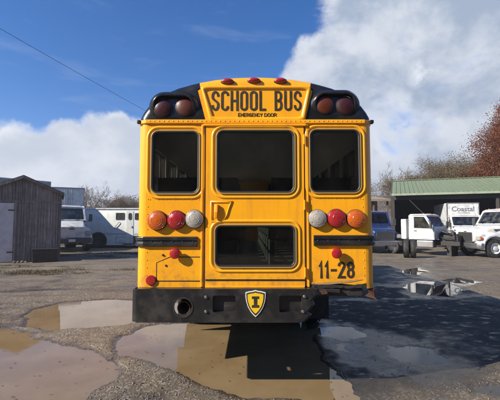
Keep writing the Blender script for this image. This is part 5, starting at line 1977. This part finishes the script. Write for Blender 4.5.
MB().box(0.02, TW, -0.012, 0.0 + 0.002, tz2(234.5), tz2(233.3)).build('side_moulding', 'grey_white', TRL)
wr2 = (tz2(231) ) / 2 + 0.10
wcx = tx_(98.5)
ar = MB()
ar.lathe([(0.62, 0.0), (0.62, 0.035), (0.54, 0.035), (0.54, 0.0)], (wcx, -0.001, 0.50), (0, -1, 0), 28)
ar.lathe([(0.60, 0.012), (0.001, 0.012)], (wcx, -0.001, 0.50), (0, -1, 0), 28)
ar.build('wheel_arch', 'bin_black', TRL, smooth=True)
wheel(TRL, (wcx, 0.02, 0.42), 0.42, 0.22, (0, -1, 0), 'plastic_grey')
wheel(TRL, (wcx, 2.0, 0.42), 0.42, 0.22, (0, 1, 0), 'plastic_grey')


def t_window(u0, u1, v0, v1, r, nm='window'):
    cx2, cz2 = (tx_(u0) + tx_(u1)) / 2, (tz2(v0) + tz2(v1)) / 2
    fn = rrect(cx2, cz2, tx_(u1) - tx_(u0), tz2(v0) - tz2(v1), r, 4)
    w_ = MB().ring(fn, [(0.03, 0.0), (0.03, -0.02), (-0.01, -0.02), (-0.01, -0.002)]).build(nm, 'plastic_grey', TRL)
    MB().plate(fn(-0.005), (), (0, -0.006, 0), t=0.004).build('pane', 'bin_black', w_)
    return w_


t_window(116.0, 124.0, 213.2, 219.5, 0.03)
t_window(135.0, 142, 213.5, 219.5, 0.03)
dx0, dx1 = tx_(126.2), tx_(133.4)
dr_ = MB().box(dx0, dx1, -0.020, 0.0, tz2(246), tz2(211)).build('door', 'trailer_white', TRL, bevel=0.008)
fn = rrect((tx_(128.6) + tx_(131.4)) / 2, tz2(216.5), tx_(131.4) - tx_(128.6), 0.46, 0.09, 5)
MB().ring(fn, [(0.025, -0.02), (0.025, -0.035), (-0.01, -0.035), (-0.01, -0.021)]).build('door_window', 'plastic_grey', dr_)
MB().plate(fn(-0.005), (), (0, -0.026, 0), t=0.004).build('pane', 'bin_black', dr_)
MB().box(dx1 - 0.12, dx1 - 0.07, -0.05, -0.02, tz2(228), tz2(226)).build('handle', 'plastic_grey', dr_)
MB().plate(rrect(tx_(122.0), tz2(240), 0.9, 0.42, 0.03, 3)(), [rrect(tx_(122.0), tz2(240), 0.86, 0.38, 0.025, 3)()], (0, -0.004, 0), t=0.006).build('locker_seal', 'plastic_grey', TRL)
MB().plate(rrect(tx_(138.0), tz2(240), 0.7, 0.62, 0.03, 3)(), (), (0, -0.006, 0), t=0.006).build('locker', 'plastic_grey', TRL)
gr_ = MB()
gr_.tube([(tx_(114), -0.02, tz2(229)), (tx_(116), -0.06, tz2(226)), (tx_(119), -0.06, tz2(222.5)), (tx_(119.5), -0.02, tz2(222))], 0.018, 6)
gr_.build('grab_rail', 'plastic_grey', TRL)
MB().box(0.1, TW - 0.1, 0.1, 2.1, zbt - 0.12, zbt - 0.002).build('chassis', 'dark_metal', TRL)
MB().box(tx_(128) - 0.3, tx_(128) + 0.4, -0.35, -0.02, 0.28, 0.32).build('step', 'dark_metal', TRL)
for x in (0.35, TW - 0.5):
    MB().box(x, x + 0.08, 0.3, 0.38, 0.0, zbt - 0.1).build('support_leg', 'dark_metal', TRL)
    MB().box(x, x + 0.08, 1.8, 1.88, 0.0, zbt - 0.1).build('support_leg', 'dark_metal', TRL)


# ---- tall box bodies
def box_trailer(label, corner, ang, L_, W_, zt_, mt, zb0=0.9):
    """corner = near right corner, long side runs along ang from +Y towards +X, body to its left"""
    T = thing('box_trailer', label, 'trailer', (corner[0], corner[1], 0.02), -ang)
    B_ = MB().box(-W_, 0, 0, L_, zb0, zt_).build('body', mt, T, bevel=0.03)
    for x in (-W_, 0):
        for y in (0, L_):
            MB().box(x - 0.03, x + 0.03, y - 0.03, y + 0.03, zb0 - 0.02, zt_ + 0.01).build('corner_post', 'steel', T)
    for x in (-W_, 0):
        MB().box(x - 0.025, x + 0.025, 0.03, L_ - 0.03, zt_ - 0.06, zt_ + 0.02).build('roof_rail', 'steel', T)
    MB().box(-W_ + 0.03, -0.03, -0.025, 0.025, zt_ - 0.10, zt_ + 0.02).build('roof_rail', 'steel', T)
    MB().box(-W_ / 2 - 0.01, -W_ / 2 + 0.01, -0.012, 0.0, zb0 + 0.05, zt_ - 0.12).build('door_gap', 'plastic_grey', T)
    for x in (-W_ / 2 - 0.25, -W_ / 2 + 0.25):
        MB().tube([(x, -0.04, zb0 + 0.05), (x, -0.04, zt_ - 0.12)], 0.018, 6).build('lock_rod', 'steel', T)
    MB().box(-W_ + 0.5, -0.5, 0.1, L_ - 0.1, zb0 - 0.25, zb0 - 0.002).build('chassis', 'dark_metal', T)
    for x, s in ((-0.16, 1), (-W_ + 0.16, -1)):
        wheel(T, (x, 0.9, 0.48), 0.48, 0.26, (s, 0, 0), 'steel')
    MB().tube([(-W_ + 0.2, 0.9, 0.48), (-0.2, 0.9, 0.48)], 0.07, 8).build('axle', 'dark_metal', T)
    for x in (-0.5, -W_ + 0.4):
        MB().box(x, x + 0.1, L_ - 0.9, L_ - 0.8, 0.0, zb0 - 0.2).build('landing_leg', 'dark_metal', T)
    return T


# its long top edge throws the slanting shadow on the camper trailer
lx, ly, lz = LDIR.x / LDIR.y, 1.0, -LDIR.z / LDIR.y
Z0 = 4.6
ptsE = []
for u, v in ((96, 209), (128, 244)):
    s_ = P(u, v, ty_)
    dY = (Z0 - s_.z) / lz
    ptsE.append((s_.x - lx * dY, ty_ - dY))
ex, ey = ptsE[0][0] - ptsE[1][0], ptsE[0][1] - ptsE[1][1]
ang = math.atan2(ex, ey)
el_ = math.hypot(ex, ey)
near = (ptsE[0][0] - ex / el_ * 5.2, ptsE[0][1] - ey / el_ * 5.2)
print('caster', ptsE, math.degrees(ang))
box_trailer('tall grey box trailer rising behind the shed roof', near, ang, 5.25, 2.3, Z0, 'grey_box')
bx_ = P(84, 200, 30.5)
box_trailer('pale blue-grey box body above the pickup, behind the camper trailer', (bx_.x, 30.5), R(-24.5), 4.5, 2.35, P(70, 188.5, 30.5).z, 'white_paint')

# ------------------------------------------------------------------ green-roofed open barn, right
fy = 27.5
bx0 = P(391.5, 195, fy).x
BLN = 20.0
zev = P(450, 194.0, fy).z
ry2 = fy + 7.0
zrd = P(450, 182.0, ry2).z
BRN = thing('barn', 'long open-fronted barn with a pale green ribbed metal roof', 'barn', (bx0, fy, 0.0), R(-21.5))
pw = 0.91
npan = int(BLN / pw)
sl_ = math.hypot(ry2 - fy + 0.4, zrd - zev)


def barn_panel(front):
    pr = []
    for i in range(4):
        x = pw * i / 3
        pr += [(x - 0.02 if i else 0.0, 0.0), (x - 0.012 if i else 0.001, 0.035), (x + 0.012 if i < 3 else pw - 0.001, 0.035), (x + 0.02 if i < 3 else pw, 0.0)]
    y0, z0, y1, z1 = (-0.4, zev, ry2 - fy, zrd) if front else (2 * (ry2 - fy) + 0.4, zev, ry2 - fy, zrd)
    return MB().loft([[(x, y0, z0 + h) for x, h in pr], [(x, y1, z1 + h) for x, h in pr], ], False)


for front in (True, False):
    first_p = barn_panel(front).build('roof_panel', 'barn_green', BRN)
    for i in range(1, npan):
        copy_child(first_p, BRN, (pw * i, 0, 0))
MB().box(-0.1, BLN + 0.1, ry2 - fy - 0.16, ry2 - fy + 0.16, zrd + 0.02, zrd + 0.07).build('ridge_cap', 'barn_green', BRN)
MB().box(0, BLN, -0.42, -0.38, zev - 0.16, zev - 0.005).build('fascia', 'barn_trim', BRN)
MB().box(0, BLN, -0.05, 0.10, zev - 0.45, zev - 0.10).build('front_beam', 'barn_dark', BRN)
for i in range(4):
    x = 0.1 + (BLN - 0.4) * i / 3
    MB().box(x - 0.09, x + 0.09, -0.04, 0.14, 0.0, zev - 0.46).build('post', 'barn_dark', BRN)
MB().box(0, BLN, 2 * (ry2 - fy) - 0.1, 2 * (ry2 - fy), 0.0, zev - 0.05).build('back_wall', 'barn_dark', BRN)
for x in (0.0, BLN):
    MB().plate([(0.2, 0), (2 * (ry2 - fy) - 0.12, 0), (2 * (ry2 - fy) - 0.12, zev - 0.06), (ry2 - fy, zrd - 0.06), (0.2, zev + 0.02)], (), (x, 0, 0), (0, 1, 0), (0, 0, 1), (1, 0, 0), 0.06).build('end_wall', 'barn_dark', BRN)
MB().box(0.1, BLN - 0.1, 6.0, 6.1, 0.0, zrd - 0.4).build('inner_wall', 'barn_dark', BRN)

# lean-to beside it
ly_ = 30.0
l0_, l1_ = P(345, 200, ly_).x, P(390.0, 200, ly_).x
LT = thing('lean_to', 'low tan-roofed lean-to between the bus and the green barn', 'shed', (l0_, ly_, 0))
LW = l1_ - l0_
zl0, zl1 = P(380, 199.5, ly_).z, P(380, 196.5, ly_ + 3).z
MB().hexa([(0, -0.2, zl0 - 0.05), (LW, -0.2, zl0 - 0.05), (LW, 3.2, zl1 - 0.05), (0, 3.2, zl1 - 0.05)], [(0, -0.2, zl0 + 0.02), (LW, -0.2, zl0 + 0.02), (LW, 3.2, zl1 + 0.02), (0, 3.2, zl1 + 0.02)]).build('roof', 'tan_metal', LT)
for i in range(4):
    x = 0.1 + (LW - 0.3) * i / 3
    MB().box(x - 0.06, x + 0.06, 0, 0.12, 0, zl0 - 0.06).build('post', 'pole_wood', LT)
MB().box(0, LW, 3.0, 3.1, 0, zl1 - 0.06).build('back_wall', 'tan_metal', LT)
MB().box(0, LW, -0.22, -0.202, zl0 - 0.14, zl0 + 0.02).build('fascia', 'tan_metal', LT)

# ------------------------------------------------------------------ thin autumn haze
m = bpy.data.materials.new('haze_air')
m.use_nodes = True
m.node_tree.nodes.clear()
t = NT(m.node_tree)
pv = t.new('ShaderNodeVolumePrincipled')
pv.inputs['Color'].default_value = (0.86, 0.90, 0.96, 1)
pv.inputs['Density'].default_value = 0.0010
pv.inputs['Anisotropy'].default_value = 0.2
o = t.new('ShaderNodeOutputMaterial')
t.l.new(pv.outputs[0], o.inputs['Volume'])
MATS['haze_air'] = m
hzb = MB().box(-2700, 2700, -1600, 3100, -1.4, 46).build('haze', 'haze_air')
tag(hzb, kind='stuff')
